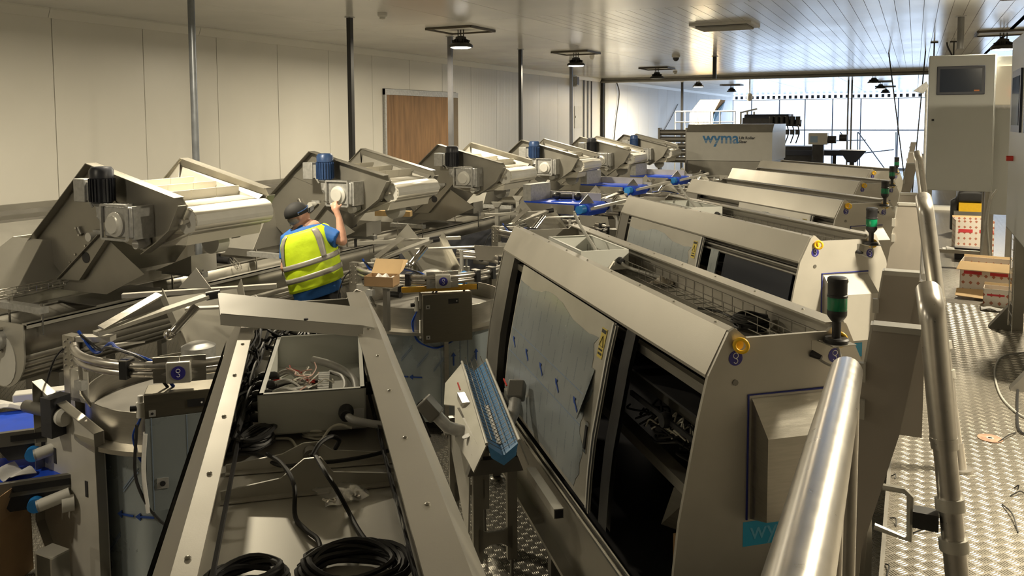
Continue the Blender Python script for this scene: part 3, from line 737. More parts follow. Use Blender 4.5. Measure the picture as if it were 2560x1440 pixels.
    for a, b in (((.345,1.715),(.345,1.975)),((.345,1.975),(.625,1.975)),((.625,1.975),(.625,1.715)),((.625,1.715),(.345,1.715))): fr.beam((a[0],-.20,a[1]),(b[0],-.20,b[1]),.018,.018)
    fr.build('torque_frame', galv, gb)
    MB().tube([(.33,-.16,1.95),(.31,-.17,1.88),(.33,-.16,1.84)], [.03,.04,.028], 10).build('gear_neck', galv, gb)
    fn = MB()
    for i in range(6): fn.box(.43+i*.03,.438+i*.03,-.205,-.10,1.965,1.985)
    fn.build('gear_fins', galv, gb)
    MB().box(.63,.68,-.17,.0,1.72,1.97).build('flange_plate', galv, gb)
    # boot hopper and base box
    a = [(-1.45,-.34,1.2),(-.57,-.34,1.2),(-.57,1.26,1.2),(-1.45,1.26,1.2)]; b = [(-.98,-.06,1.63),(-.58,-.06,1.63),(-.40,.93,1.45),(-.98,.93,1.63)]
    h = MB()
    for i in range(4):
        j = (i+1)%4; h.plate([a[i],a[j],b[j],b[i]], .006)
    h.build('boot_hopper', steel_w, c)
    MB().prism([(-.47,.0,1.21),(.16,.0,1.66),(.55,.0,1.42),(.1,.0,1.22)], (0,.006,0)).build('wedge_sheet', el_steel, c)
    MB().prism([(-.47,.95,1.21),(.0,.95,1.38),(.0,.95,1.21)], (0,.30,0)).build('outlet_hood', steel_w, c)
    bb = MB().box(-1.45,-.60,-.32,1.24,.74,1.12).build('base_box', el_steel, c)
    MB().box(-1.47,-.57,-.34,1.26,1.12,1.20).build('base_rim', el_steel, bb)
    MB().prism([(-.61,-.32,1.10),(-.575,-.32,1.02),(-.565,-.32,.90),(-.58,-.32,.80),(-.61,-.32,.76)], (0,1.56,0)).build('rolled_side', el_steel, bb)
    for yy in (-.2, 1.1):
        for xx in (-1.35, -.6): MB().box(xx-.03,xx+.03,yy-.03,yy+.03,0,.74).build('leg', steel_d, bb)
    return c
eA = make_elevator(motor_black); eB = make_elevator(motor_blue)
elabels = ['steel flighted elevator with black motor, set in front of the round grey post',
 'steel flighted elevator with blue motor, the one the worker is adjusting',
 'steel flighted elevator with black motor before the boarded doorway',
 'steel flighted elevator with blue motor, its side plate brightly lit',
 'steel flighted elevator with black motor above the first blue belt',
 'steel flighted elevator with blue motor farthest along the wall, by the sizer housing']
for i in range(6):
    src = (eA, eB)[i % 2]; e = src if i < 2 else copy_tree(src)
    e.location = (EX, EY+i*PIT, 0); tag(e, elabels[i], None, 'row of flighted elevators')

# --- U-shaped screw trough running along the elevators
UX, UY0, UY1 = -6.18, 3.72, 20.6
ut = thing('screw_trough', 'long U-shaped steel screw trough in front of the elevator bases', 'trough', (UX, UY0, 0))
LEN = UY1-UY0; prof = [(.245,1.10)] + [(.245*math.cos(t), .86+.245*math.sin(t)) for t in [-PI*i/14 for i in range(15)]] + [(-.245,1.10)]
tm = MB()
for (x0,z0),(x1,z1) in zip(prof[:-1], prof[1:]): tm.add([(x0,0,z0),(x0,LEN,z0),(x1,LEN,z1),(x1,0,z1)], [(0,1,2,3)])
to = tm.build('trough_shell', el_steel, ut); so = to.modifiers.new('t', 'SOLIDIFY'); so.thickness = .006
MB().box(.24,.30,0,LEN,1.095,1.105).box(.295,.30,0,LEN,1.07,1.105).build('rim_flange', steel_w, ut)
MB().box(-.26,-.24,0,LEN,1.095,1.105).build('rim_flange', steel_w, ut)
MB().prism([(.27,0,1.10)] + [(.27*math.cos(t), 0, .86+.27*math.sin(t)) for t in [-PI*i/14 for i in range(15)]] + [(-.27,0,1.10)], (0,-.012,0)).build('end_plate', steel_w, ut)
MB().prism([(.17*math.cos(t), -.013, .80+.20*math.sin(t)) for t in [2*PI*i/20 for i in range(20)]], (0,-.005,0)).build('end_inspection_plate', white_pl, ut)
ub = MB().cyl((.0,-.01,.96),(.0,-.10,.96),.075,n=18).build('bearing_housing', galv, ut)
MB().cyl((0,-.10,.96),(0,-.20,.96),.03,n=14).build('shaft', chrome, ub)
for i in range(5): MB().lathe([(.012,0),(.012,.03)], (.06*math.cos(i*1.256),-.012,.96+.09*math.sin(i*1.256)), (0,-1,0), 8).build('bearing_bolt', chrome, ub)
for i in range(6):
    y0 = .12+i*PIT
    for dy in (0, 1.55):
        cb = MB().beam((-.2,y0+dy,1.19),(.33,y0+dy,1.19),.07,.05).build('clamp_bar', galv, ut)
        for xx in (.30,-.1): MB().cyl((xx,y0+dy,1.0),(xx,y0+dy,1.24),.009,n=8).build('clamp_rod', chrome, cb)
    MB().box(-.24,.24,y0+.5,y0+1.2,1.105,1.115).build('lid_plate', steel_d, ut)
for i in range(7): MB().box(-.2,.2,.3+i*PIT,.36+i*PIT,0,.64).build('support_leg', steel_d, ut)

# --- infeed conveyor along the wall behind the elevators
wc = thing('wall_conveyor', 'long steel infeed conveyor running along the cream wall', 'conveyor', (-7.95, 3.0, 0))
for z, h in ((1.42,.10),(1.60,.05),(1.70,.04)): MB().box(-.02,.02,0,17.5,z,z+h).build('side_rail', steel_d, wc)
MB().box(-.62,-.02,0,17.5,1.40,1.42).build('conveyor_bed', steel_d, wc)
MB().box(-.64,-.60,0,17.5,1.36,1.74).build('rear_guard', el_steel, wc)
for i in range(8): MB().box(-.30,-.24,.3+i*2.4,.36+i*2.4,0,1.40).build('leg', steel_d, wc)
for i in range(6):
    y0 = EY-3.0+i*PIT; MB().prism([(.02,y0+.2,1.62),(.5,y0+.2,1.35),(.5,y0+.9,1.35),(.02,y0+.9,1.62)], (0,0,.008)).build('drop_chute', steel_w, wc)
# --- wire cable basket along the first elevator base
wb = MB(); a = V(-6.33,3.6,1.24); b = V(-6.33,5.0,1.24)
for dx, dz in ((0,0),(0,.05),(-.1,0),(-.1,.05)): wb.tube([a+V(dx,0,dz), b+V(dx,0,dz)], .003, 5)
for i in range(15):
    p = a.lerp(b, i/14); wb.tube([p+V(0,0,.05), p, p+V(-.1,0,0), p+V(-.1,0,.05)], .0028, 5)
one('wire_tray', wb, chrome, 'thin wire cable tray lying along the first elevator base', 'cable tray')
# ================================================================ round bagging carousels
KX, KY = -3.85, 3.48
kar_film = mat('carousel_film', (.36,.41,.44), .28, .45, .05, 3)  # darker than the door film: the drum's shade is put into the colour
def make_carousel(full=True):
    c = thing('bagging_carousel', '', 'machine')
    R = .60
    dm = MB().lathe([(R,.10),(R,.84)], (0,0,0), n=48, caps=False).build('film_drum', kar_film, c)
    def onR(t, z, r=R+.002): return V(r*math.cos(t), r*math.sin(t), z)
    # printed arrows and seams on the film
    for t, up in ((-.72, True), (-.36, True), (-1.45, False), (-1.25, False)):
        for z in ((.62,.36) if up else (.48,)):
            e1 = V(-math.sin(t), math.cos(t), 0); e2 = V(0,0,1); o = onR(t, z); d, n = (e2, e1) if up else (-e1, e2); s_ = .055
            MB().prism([o+d*s_, o+d*s_*.45+n*s_*.4, o+d*s_*.45+n*s_*.1, o-d*s_+n*s_*.1, o-d*s_-n*s_*.1, o+d*s_*.45-n*s_*.1, o+d*s_*.45-n*s_*.4], V(math.cos(t), math.sin(t), 0)*.004).build('printed_arrow', ink_blue, dm)
    for t in (-.9, -.62, -.5, -1.75):
        MB().beam(onR(t,.11), onR(t,.83), .004, .004, (math.cos(t), math.sin(t), 0)).build('film_seam', blue_line, dm)
    rr = random.Random(2)
    for i in range(9):
        t = -2.3+i*.23; z = .25+.5*rr.random(); e1 = V(-math.sin(t), math.cos(t), 0)
        for q in (0, .018):
            MB().beam(onR(t,z+q)-e1*.05-V(0,0,.06), onR(t,z+q)+e1*.05+V(0,0,.06), .006, .002, (math.cos(t), math.sin(t), 0)).build('film_print', blue_line, dm)
    MB().lathe([(.60,.84),(.69,.85),(.69,.875),(.62,.885)], (0,0,0), n=48, caps=False).build('table_flange', steel_b, c)
    ur = MB().lathe([(.62,.88),(.62,1.06),(.612,1.06),(.612,.93)], (0,0,0), n=48, caps=False).build('rim_wall', steel_b, c)
    MB().lathe([(.61,.93),(.3,.96),(.10,1.0)], (0,0,0), n=40).build('table_cone', steel_d, c)
    MB().lathe([(.10,.95),(.10,1.25),(.06,1.27)], (0,0,0), n=20).build('centre_hub', galv, c)
    for t in (.5, 2.6, 4.7):
        l = MB().cyl(V(.45*math.cos(t),.45*math.sin(t),.02), V(.45*math.cos(t),.45*math.sin(t),.12), .02, n=10).build('leg', chrome, c)
        MB().lathe([(.06,0),(.06,.012),(.02,.03)], (.45*math.cos(t),.45*math.sin(t),0)).build('foot', chrome, l)
    # ring rail with black clamps
    RR = .66
    pts = arc((0,0,1.33), RR, -2.45, 1.75, 46)
    rg = MB().tube(pts, .023, 10).build('ring_rail', tubem, c)
    MB().tube(arc((0,0,1.285), RR-.008, -2.45, 1.75, 46), .020, 10).build('lower_ring_rail', tubem, c)
    for t in (-2.35,-1.30,-.42,-.15,.25,.75,1.3):
        o = V(RR*math.cos(t), RR*math.sin(t), 1.31); e1 = V(-math.sin(t), math.cos(t), 0)
        b = MB().beam(o-e1*.02, o+e1*.02, .075, .095).build('rail_clamp', black_pl, c)
        MB().beam(o-e1*.024+V(0,0,.052), o+e1*.024+V(0,0,.052), .08, .006).build('clamp_plate', chrome, b)
    for t in (-1.9,-.6,.5,1.6):
        o = V(RR*math.cos(t), RR*math.sin(t), 1.27); i = V(.61*math.cos(t), .61*math.sin(t), 1.03)
        MB().tube([o, V(o.x,o.y,1.12), i], .011, 8).build('rail_stay', chrome, c)
        MB().box(o.x-.03,o.x+.03,o.y-.02,o.y+.02,1.14,1.19).build('bag_clip', galv, c)
    # sensor block on the ring
    t = -.88; o = V(RR*math.cos(t), RR*math.sin(t), 1.30); e1 = V(-math.sin(t), math.cos(t), 0); e0 = V(math.cos(t), math.sin(t), 0)
    sb = MB().beam(o-e1*.06, o+e1*.06, .10, .11).build('sensor_block', steel_w, c, bevel=.004)
    for s_ in (-1, 1): MB().beam(o+e1*.066*s_-V(0,0,.06), o+e1*.066*s_+V(0,0,.075), .13, .01, e0).build('block_cheek', steel_b, sb)
    lb = MB().cyl(o+e0*.051, o+e0*.053, .036, n=20).build('lifting_label', label_blue, sb)
    MB().tube([o+e0*.0545+e1*(.010*math.cos(a))+V(0,0,.012+.010*math.sin(a)) for a in [i*PI/5 for i in range(11)]], .0016, 5).build('hook_symbol', label_white, lb)
    MB().tube([o+e0*.0545+e1*(.008*math.cos(a))+V(0,0,-.012+.008*math.sin(a)) for a in [PI/2-i*PI/6 for i in range(9)]], .0016, 5).build('hook_symbol', label_white, lb)
    # control box on its post
    nx = V(.69,-.724,0); ax = V(.724,.69,0); o = V(.36,-.40,1.0)
    cb = MB(); w2, h2, dp = .205, .20, .17
    cb.prism([o-ax*w2-V(0,0,h2), o+ax*w2-V(0,0,h2), o+ax*w2+V(0,0,h2), o-ax*w2+V(0,0,h2)], nx*dp)
    box = cb.build('control_box', mat('box_brushed', (.20,.185,.15), .36, .85, .05, 12, .03, 120, stretch=(1,1,12)) if 'box_brushed' not in MATS else MATS['box_brushed'], c, bevel=.004)
    f = o+nx*(dp+.001)
    MB().prism([f+ax*.005+V(0,0,.115), f+ax*.09+V(0,0,.115), f+ax*.09+V(0,0,.155), f+ax*.005+V(0,0,.155)], nx*.004).build('display', black_pl, box)
    MB().cyl(f+ax*.075+V(0,0,.135), f+ax*.075+V(0,0,.135)+nx*.006, .005, n=8).build('display_lamp', label_white, box)
    for z in (.10, -.15):
        q = f-ax*.165+V(0,0,z); MB().prism([q-ax*.016-V(0,0,.016), q+ax*.016-V(0,0,.016), q+ax*.016+V(0,0,.016), q-ax*.016+V(0,0,.016)], nx*.004).build('lock_square', galv, box)
        MB().cyl(q+nx*.004, q+nx*.007, .007, n=8).build('lock_slot', dark_in, box)
    MB().beam(o+nx*.08-V(0,0,.2), V(.36,-.40,.03)+nx*.08, .05, .035, ax).build('box_post', steel_b, c)
    MB().beam(o+nx*.02-V(0,0,.2)+ax*.08, V(.36,-.40,.03)+nx*.02+ax*.08, .12, .02, nx).build('back_upright', steel, c)
    MB().lathe([(.05,0),(.05,.012),(.018,.03)], V(.36,-.40,0)+nx*.08).build('post_foot', chrome, c)
    # air regulator and blue air lines on the box side
    g = o-ax*.235+nx*.06+V(0,0,.10)
    rg_ = MB().cyl(g-V(0,0,.05), g+V(0,0,.03), .022, n=12).cyl(g+V(0,0,.03), g+V(0,0,.065), .014, n=10).build('air_regulator', white_pl, c)
    MB().cyl(g, g-ax*.05, .016, n=10).build('regulator_knob', black_pl, rg_)
    for j in range(2):
        MB().tube(spline([g-V(0,0,.05)+nx*.01*j, g-V(0,0,.16)-ax*(.03+.012*j), g-V(0,0,.30)+ax*(.0+.01*j), g-V(0,0,.37)+ax*.15+nx*.02*j, g-V(0,0,.33)+ax*.30], 7), .0055, 7).build('air_line', blue_cable, rg_)
    q = o-ax*.212+nx*.10; MB().cyl(q-V(0,0,.17), q-V(0,0,.02), .011, n=10).build('pressure_tube', white_pl, rg_)
    # mast with bolt pattern, brackets and arm
    m = V(-.48,-.48,0)
    ms = MB().box(m.x-.045,m.x+.045,m.y-.03,m.y+.03,.03,1.38).build('mast', steel_b, c)
    bh = MB().lathe([(.008,0),(.006,.007)], (0,0,0), (0,-1,0), 8).mesh('bolt_head'); bh.materials.append(chrome)
    for i in range(5):
        for dx in (-.025, .025):
            b_ = bpy.data.objects.new('bolt_head', bh); COL.objects.link(b_); b_.parent = ms; b_.location = (m.x+dx, m.y-.03, 1.345-i*.035)
    MB().box(m.x+.05,m.x+.20,m.y-.06,m.y-.05,1.02,1.20).box(m.x+.05,m.x+.06,m.y-.06,m.y+.02,1.02,1.20).build('side_bracket', steel_w, c)
    MB().beam(m+V(0,0,1.36), m+V(.22,.10,1.36), .07, .03).build('mast_bracket', steel_w, c)
    pl = MB().plate([m+V(.10,-.02,1.31), m+V(.30,.06,1.33), m+V(.36,.20,1.33), m+V(.18,.16,1.31)], .008).build('pivot_plate', steel_w, c)
    ar = MB().beam(m+V(.18,.02,1.40), V(-.14,.20,1.50), .075, .022, (0,0,1)).build('upper_arm', steel, c)
    MB().beam(m+V(.20,.04,1.43), V(-.30,-.02,1.54), .05, .014, (.3,0,1)).build('arm_cover', steel_b, ar)
    MB().cyl(V(-.14,.20,1.50), V(-.08,.26,1.51), .03, n=10).build('arm_tip', black_pl, ar)
    cy = MB().tube([V(-.16,.14,1.45), V(-.24,.02,1.30)], .028, 12).tube([V(-.12,.12,1.45), V(-.20,.0,1.30)], .012, 8).build('air_cylinder', chrome, c)
    MB().sphere((-.25,.0,1.29), .035, 12).build('cylinder_end', chrome, cy)
    MB().tube(spline([m+V(.1,-.03,1.42), m+V(.2,0,1.30), m+V(.30,.02,1.36), V(.08,-.60,1.39), V(.30,-.57,1.34), V(.36,-.50,1.20)], 8), .009, 7).build('air_line', blue_cable, c)
    MB().tube(spline([m+V(.12,-.03,1.40), m+V(.24,0,1.32), V(.02,-.62,1.40), V(.26,-.60,1.36), V(.34,-.52,1.20)], 8), .008, 7).build('control_cable', rubber, c)
    MB().tube(spline([m+V(.05,0,1.37), m+V(-.08,-.05,1.25), m+V(-.12,-.10,1.05), m+V(-.06,-.14,.95)], 7), .006, 6).build('control_cable', rubber, c)
    # actuator motor low on the mast
    ac = MB().cyl(m+V(-.20,-.16,.98), m+V(.02,-.16,.98), .035, n=16).build('actuator', mat('grey_actuator', (.13,.125,.11), .45, .1) if 'grey_actuator' not in MATS else MATS['grey_actuator'], c)
    MB().box(m.x+.02,m.x+.11,m.y-.22,m.y-.10,.86,1.08).build('actuator_head', motor_black, ac)
    MB().lathe([(.05,0),(.055,.03),(.04,.05)], m+V(.11,-.16,.97), (1,0,0)).build('actuator_disc', white_pl, ac)
    # infeed chute plates over the table
    MB().plate([V(-.50,.16,1.46), V(-.08,.0,1.10), V(.10,.34,1.10), V(-.28,.60,1.46)], .006).build('chute_floor', el_steel, c)
    MB().plate([V(-.50,.16,1.46), V(-.08,.0,1.10), V(-.07,.0,1.20), V(-.47,.15,1.53)], .006).build('chute_cheek', el_steel, c)
    MB().plate([V(-.28,.60,1.46), V(.10,.34,1.10), V(.12,.34,1.22), V(-.25,.61,1.53)], .006).build('chute_cheek', steel, c)
    MB().beam(V(-.30,.18,1.41), V(.22,.52,1.42), .06, .014).build('gate_bar', steel_w, c)
    MB().beam(V(.10,.36,1.02), V(.10,.36,1.40), .03, .02).build('gate_post', steel_w, c)
    MB().plate([V(.18,.46,1.44), V(.50,.60,1.42), V(.52,.60,1.30), V(.20,.46,1.30)], .01).build('guide_panel', steel, c)
    MB().plate([V(-.75,.52,1.44), V(-.52,.60,1.44), V(-.64,.58,1.58)], .006).build('gusset', steel, c)
    MB().beam(V(-1.05,.30,1.40), V(-.25,.95,1.42), .05, .03).build('infeed_rail', steel_w, c)
    return c
ka = make_carousel()
klab = ['round bagging carousel with blue air lines, beside the open-topped cabinet',
 'round bagging carousel carrying the gold spirit level and small open carton',
 'round bagging carousel behind the cabinet with blue-arrow film',
 'round bagging carousel in front of the first blue belt',
 'round bagging carousel in front of the second blue belt',
 'round bagging carousel in front of the farthest blue belt']
kars = {}
def film_cover(c):
    nx = V(.69,-.724,0); ax = V(.724,.69,0); f = V(.36,-.40,1.0)+nx*.178
    fo = MB().prism([f-ax*.20-V(0,0,.42), f+ax*.20-V(0,0,.40), f+ax*.20+V(0,0,.085), f-ax*.20+V(0,0,.075)], nx*.004).build('film_door', kar_film, c)
    for a in (-.17, .0): MB().beam(f+ax*a+nx*.005-V(0,0,.41), f+ax*a+nx*.005+V(0,0,.08), .004, .002, nx).build('film_seam', blue_line, fo)
    q = f-ax*.125-V(0,0,.27)+nx*.006; MB().prism([q-ax*.028-V(0,0,.028), q+ax*.028-V(0,0,.028), q+ax*.028+V(0,0,.028), q-ax*.028+V(0,0,.028)], nx*.003).build('lock_square', galv, fo); MB().cyl(q+nx*.004, q+nx*.010, .014, n=12).build('lock_slot', dark_in, fo)
    MB().tube(spline([f-ax*.20-V(0,0,.0), f-ax*.215-V(0,0,.2), f-ax*.20-V(0,0,.42)], 6), .012, 6).build('loose_film', paper, fo)
    for i in range(3): MB().tube(spline([f-ax*.05-V(0,0,.42)-nx*.05, f-ax*(.14-.03*i)-V(0,0,.55+.02*i), f-ax*(.12-.06*i)-V(0,0,.72), f+ax*.10-V(0,0,.76-.05*i)], 7), .005, 6).build('air_line', blue_cable, fo)
    MB().tube(spline([f-ax*.24+V(0,0,.05), f-ax*.25-V(0,0,.25), f-ax*.12-V(0,0,.50), f+ax*.10-V(0,0,.56)], 7), .008, 7).build('control_cable', rubber, fo)
for k in range(6):
    c = kars[k] = ka if k == 0 else copy_tree(ka)
    c.location = (KX, KY+k*PIT, 0); tag(c, klab[k], None, 'round bagging carousels')
film_cover(kars[0])

# --- blue belt feeders beside the elevators
def make_feeder():
    c = thing('belt_feeder', '', 'conveyor')
    L, W = .95, .50
    MB().prism([(0,-W/2,.0),(L,-W/2,.0),(L+.05,-W/2,-.03),(L+.06,-W/2,-.09),(L+.02,-W/2,-.15),(0,-W/2,-.15)], (0,W,0)).build('blue_belt', blue_belt, c)
    MB().box(.0,L-.15,-W/2-.03,-W/2-.01,-.14,-.02).build('near_side_guard', steel, c)
    MB().box(.0,L-.05,W/2+.01,W/2+.03,-.12,.10).build('far_side_guard', steel_w, c)
    MB().cyl((L+.02,W/2+.02,-.06),(L+.02,W/2+.20,-.06),.06,n=18).build('drive_drum', chrome, c)
    MB().box(L-.06,L+.10,W/2+.03,W/2+.06,-.14,.03).build('drive_plate', galv, c)
    MB().cyl((L-.02,-W/2-.01,-.06),(L-.02,-W/2-.13,-.06),.055,n=16).build('end_cap', blue_pl, c)
    MB().plate([(L-.1,-W/2+.02,.0),(L+.02,-W/2+.2,.0),(L-.02,-W/2+.10,.12)], .006).build('deflector', steel, c)
    MB().beam((L-.10,-W/2-.12,-.10),(L+.42,W/2+.05,.05),.05,.035).build('discharge_arm', steel_w, c)
    MB().box(.0,.12,-W/2,W/2,.0,.22).build('feed_hood', galv, c)
    for x in (.1, L-.1):
        for y in (-W/2, W/2): MB().box(x-.02,x+.02,y-.02,y+.02,-1.53,-.15).build('leg', steel_d, c)
    return c
fd = make_feeder()
flab = {3: 'blue belt feeder between elevator and carousel, with black tools lying on it', 4: 'blue belt feeder beyond the one with black tools on it', 5: 'blue belt feeder beside the sizer housing', 1: 'blue belt feeder behind the worker', 2: 'blue belt feeder beside the elevator before the boarded doorway'}
for n_, k in enumerate((3,4,5)):
    p = gz({3:1455,4:1570,5:1680}[k], {3:505,4:462,5:440}[k], 1.53)
    c = fd if n_ == 0 else copy_tree(fd)
    c.location = (p.x-.75, p.y+.1, 1.53); c.rotation_euler = (0, 0, math.radians(-8)); tag(c, flab[k], None, 'blue belt feeders')
tl = thing('tool_heap', 'black cordless tools heaped on the first blue belt', 'tools', (fd.location.x+.35, fd.location.y, 1.53))
MB().sphere((0,0,.06), .07, 12, .8).build('tool_body', black_pl, tl); MB().tube([(.05,.0,.05),(.20,.05,.05)], .04, 10).build('tool_handle', black_pl, tl); MB().sphere((.26,.10,.05), .055, 12).build('tool_battery', black_pl, tl)

# --- tall steel guard sheet at the left
gp = thing('guard_panel', 'tall folded steel guard sheet standing beside the cardboard carton', 'panel', (-4.16, 2.86, 0), math.radians(-6))
poly = [(-.31,1.13),(-.10,1.06),(.30,.95),(.31,.50),(.31,.0),(-.14,.0),(-.34,.30),(-.31,.72)]
MB().prism([(x,0,z) for x, z in poly], (0,.006,0)).build('sheet', mat('guard_sheet_steel', (.58,.56,.51), .4, .25, .06, 5), gp)
for (x0,z0),(x1,z1) in zip(poly, poly[1:]+poly[:1]):
    if z0 < .02 and z1 < .02: continue
    MB().prism([(x0,0,z0),(x1,0,z1),(x1*.985,0,z1-.006),(x0*.985,0,z0-.006)], (0,-.05,0)).build('folded_edge', steel, gp)
for x, z in ((-.19,.72),(.12,.60)): MB().box(x-.012,x+.012,-.004,-.001,z-.06,z+.03).build('slot', dark_in, gp)
fb = thing('floor_bracket', 'small folded steel bracket standing on the floor before the guard sheet', 'bracket', (-4.02, 2.62, 0))
MB().box(-.07,-.055,-.05,.05,0,.34).build('upright', steel, fb); MB().box(.055,.07,-.05,.05,0,.34).build('upright', steel, fb); MB().box(-.07,.07,-.05,.05,.34,.35).build('bridge', steel_w, fb)

# --- two stacked blue belt outfeeds at the left edge
for i, (z, lab) in enumerate(((.80, 'upper blue outfeed belt with black sensor bar, behind the guard sheet'), (.58, 'lower blue outfeed belt with black sensor bar, under the other'))):
    p_ = gz((72,78)[i], (1088,1212)[i], z); c = thing('outfeed_belt', lab, 'conveyor', (p_.x, p_.y, 0), math.radians(48), 'blue outfeed belts')
    MB().prism([(-.30,.0,z+.03),(.32,.0,z+.03),(.35,.0,z-.01),(.32,.0,z-.07),(-.30,.0,z-.07),(-.34,.0,z-.02)], (0,.40,0)).build('blue_belt', blue_belt, c)
    MB().prism([(-.20,-.03,z+.05),(.26,-.03,z+.05),(.26,-.03,z-.03),(-.20,-.03,z-.03)], (0,-.03,0)).build('sensor_bar', galv if 0 else MATS['grey_actuator'], c)
    MB().box(-.08,.20,-.064,-.06,z-.005,z+.03).build('sensor_window', black_pl, c)
    MB().prism([(-.16,-.03,z-.03),(.24,-.03,z-.03),(.20,-.03,z-.12),(-.10,-.03,z-.12)], (0,-.012,0)).build('side_plate', dark_in, c)
    MB().cyl((.03,-.05,z-.085),(.03,-.10,z-.085),.04,n=18).build('blue_cap', blue_pl, c)
    mt = MB().tube([(.05,-.10,z-.085),(.20,-.08,z-.05)], .034, 16).build('pinion_motor', white_pl, c)
    MB().lathe([(.034,0),(.034,-.01),(.024,-.012)], (.05,-.10,z-.085), (.15,.02,.035), 16).build('motor_mouth', galv, mt)
    MB().tube([(.16,-.10,z-.10),(.22,-.09,z-.10)], .045, 14).build('gear_case', white_pl, mt)
    for x in (-.2, .25): MB().box(x-.02,x+.02,.405,.44,0,z-.02).build('leg', steel_d, c)
ru = MB().sheet(lambda a, b: V(-.10+.34*a, .02+.20*b, .815+.02*math.sin(7*a+3*b)+.02*math.sin(11*b)), 14, 10, (0,0,1), .004)
o = one('paper_sheet', ru, paper, 'crumpled white sheet lying on the upper blue outfeed belt', 'paper'); p_ = gz(60,1040,.83); o.location = (p_.x-.12, p_.y-.02, .03); o.rotation_euler = (0,0,math.radians(48))
bx = MB().box(0,.34,0,.10,.84,.89); o = one('foam_block', bx, white_pl, 'long white block lying on the paper over the upper blue belt', 'block', bevel=.008); o.location = (p_.x-.14, p_.y+.02, .04); o.rotation_euler = (0,0,math.radians(48))
ru = MB().sheet(lambda a, b: V(.20*a, .14*b, .60+.02*math.sin(8*a+2*b)), 10, 8, (0,0,1), .004)
o = one('paper_wad', ru, paper, 'small white paper wad on the lower blue outfeed belt', 'paper'); p_ = gz(15,1190,.62); o.location = (p_.x-.08, p_.y-.04, .03)
# --- open cardboard carton at the left
cb = thing('cardboard_carton', 'large open brown cardboard carton on the floor beside the guard sheet', 'carton', (-4.72, 2.50, 0), math.radians(25))
for x0, x1, y0, y1 in ((-.30,.30,-.25,-.244),(-.30,.30,.244,.25),(-.30,-.294,-.25,.25),(.294,.30,-.25,.25)): MB().box(x0,x1,y0,y1,0,.42).build('carton_wall', card, cb)
MB().box(-.30,.30,-.25,.25,0,.006).build('carton_base', card_in, cb)
MB().prism([(.30,-.25,.42),(.30,.25,.42),(.36,.25,.60),(.36,-.25,.60)], (.005,0,0)).build('carton_flap', card, cb)
MB().prism([(-.30,.25,.42),(.30,.25,.42),(.30,.34,.56),(-.30,.34,.56)], (0,.005,0)).build('carton_flap', card_in, cb)

# --- small V-trough conveyor with the blue mesh belt
bc = thing('mesh_belt_conveyor', 'small V-shaped conveyor with blue mesh belt on a steel stand', 'conveyor', CO1, CA)
za, zb = .88, .88; a0, a1 = 1.36, 2.82; b0, b1 = -.515, -.36
def bp(a, b, z=0): f = (a-a0)/(a1-a0); return V(b0+(b1-b0)*f+b, a, .86+z)
blue_mesh = mat('blue_mesh_belt', (.05,.19,.40), .45, 0, .1, 40)
MB().prism([bp(a0,-.08,.05), bp(a0,0,-.01), bp(a0,.08,.05), bp(a0,.08,.04), bp(a0,0,-.025), bp(a0,-.08,.04)], bp(a1,0)-bp(a0,0)).build('blue_mesh_belt', blue_mesh, bc)
MB().prism([bp(a0,-.08,.05), bp(a0,0,-.01), bp(a0,.08,.05), bp(a0-.025,.065,-.005), bp(a0-.025,0,-.05), bp(a0-.025,-.065,-.005)], V(0,.02,0)).build('belt_nose', blue_mesh, bc)
wm = MB()
for b in (-.055,-.02,.02,.055):
    wm.tube([bp(a0+.05,b,.03+abs(b)*.55), bp(a1+.10,b,.03+abs(b)*.55)], .003, 5)
wm.build('guide_wires', chrome, bc)
wm = MB()
for i in range(26):
    a = a0+.04+i*.056; wm.tube([bp(a,-.075,.056), bp(a+.02,0,.0), bp(a,.075,.056)], .0022, 4)
wm.build('belt_rods', steel_d, bc)
lp = MB().prism([bp(a1-.02,-.09,.06), bp(a1-.18,-.22,-.02), bp(a1-.5,-.25,-.05), bp(a1-.62,-.19,-.02), bp(a0+.45,-.22,-.08), bp(a0+.18,-.17,-.10), bp(a0,-.16,-.08), bp(a0,-.09,.06)], V(.004,0,-.006)).build('left_side_plate', steel_w, bc)
rp = MB().prism([bp(a1-.02,.09,.06), bp(a1-.25,.11,-.02), bp(a1-.9,.13,-.06), bp(a0+.3,.15,-.08), bp(a0,.14,-.07), bp(a0,.09,.06)], V(-.004,0,-.006)).build('right_side_plate', steel_w, bc)
for s_ in (-1, 1):
    MB().tube([bp(a0,s_*.088,.062), bp(a1,s_*.088,.062)], .009, 8).build('edge_rail', steel_w, bc)
    # photo sensor: grey head on a steel elbow
    q = bp(a0+.50, s_*.26, -.02) if s_ < 0 else bp(a0+.46, .13, .05); h = bp(a0+.56, s_*.40, .13) if s_ < 0 else bp(a0+.56, .17, .19)
    el = MB().tube([bp(a0+.50,s_*.16,-.06) if s_ < 0 else bp(a0+.46,.10,-.02), q, q.lerp(h,.45)], .036, 14).build('sensor_elbow', galv, bc)
    MB().beam(q.lerp(h,.4), h, .10, .085).build('sensor_head', MATS['grey_actuator'], bc, bevel=.01)
    MB().tube(spline([h, h+V(s_*.02,.05,-.05), h+V(-s_*.02,.06,-.16), h+V(-s_*.05,.04,-.24)], 6), .006, 6).build('sensor_cable', rubber, el)
    t = bp(a0+.85, s_*.15, .035)
    tc_ = MB().beam(t, t+V(0,-.16,-.01), .045, .045).build('toggle_clamp', chrome, bc); MB().beam(t+V(0,.02,.03), t+V(0,.10,.05), .008, .008).build('clamp_lever', red_pl, tc_, label='red lever')
MB().lathe([(.028,0),(.028,.004)], bp(a0+.36,-.16,-.03), (-.4,0,1), 8).build('cover_plate', galv, lp)
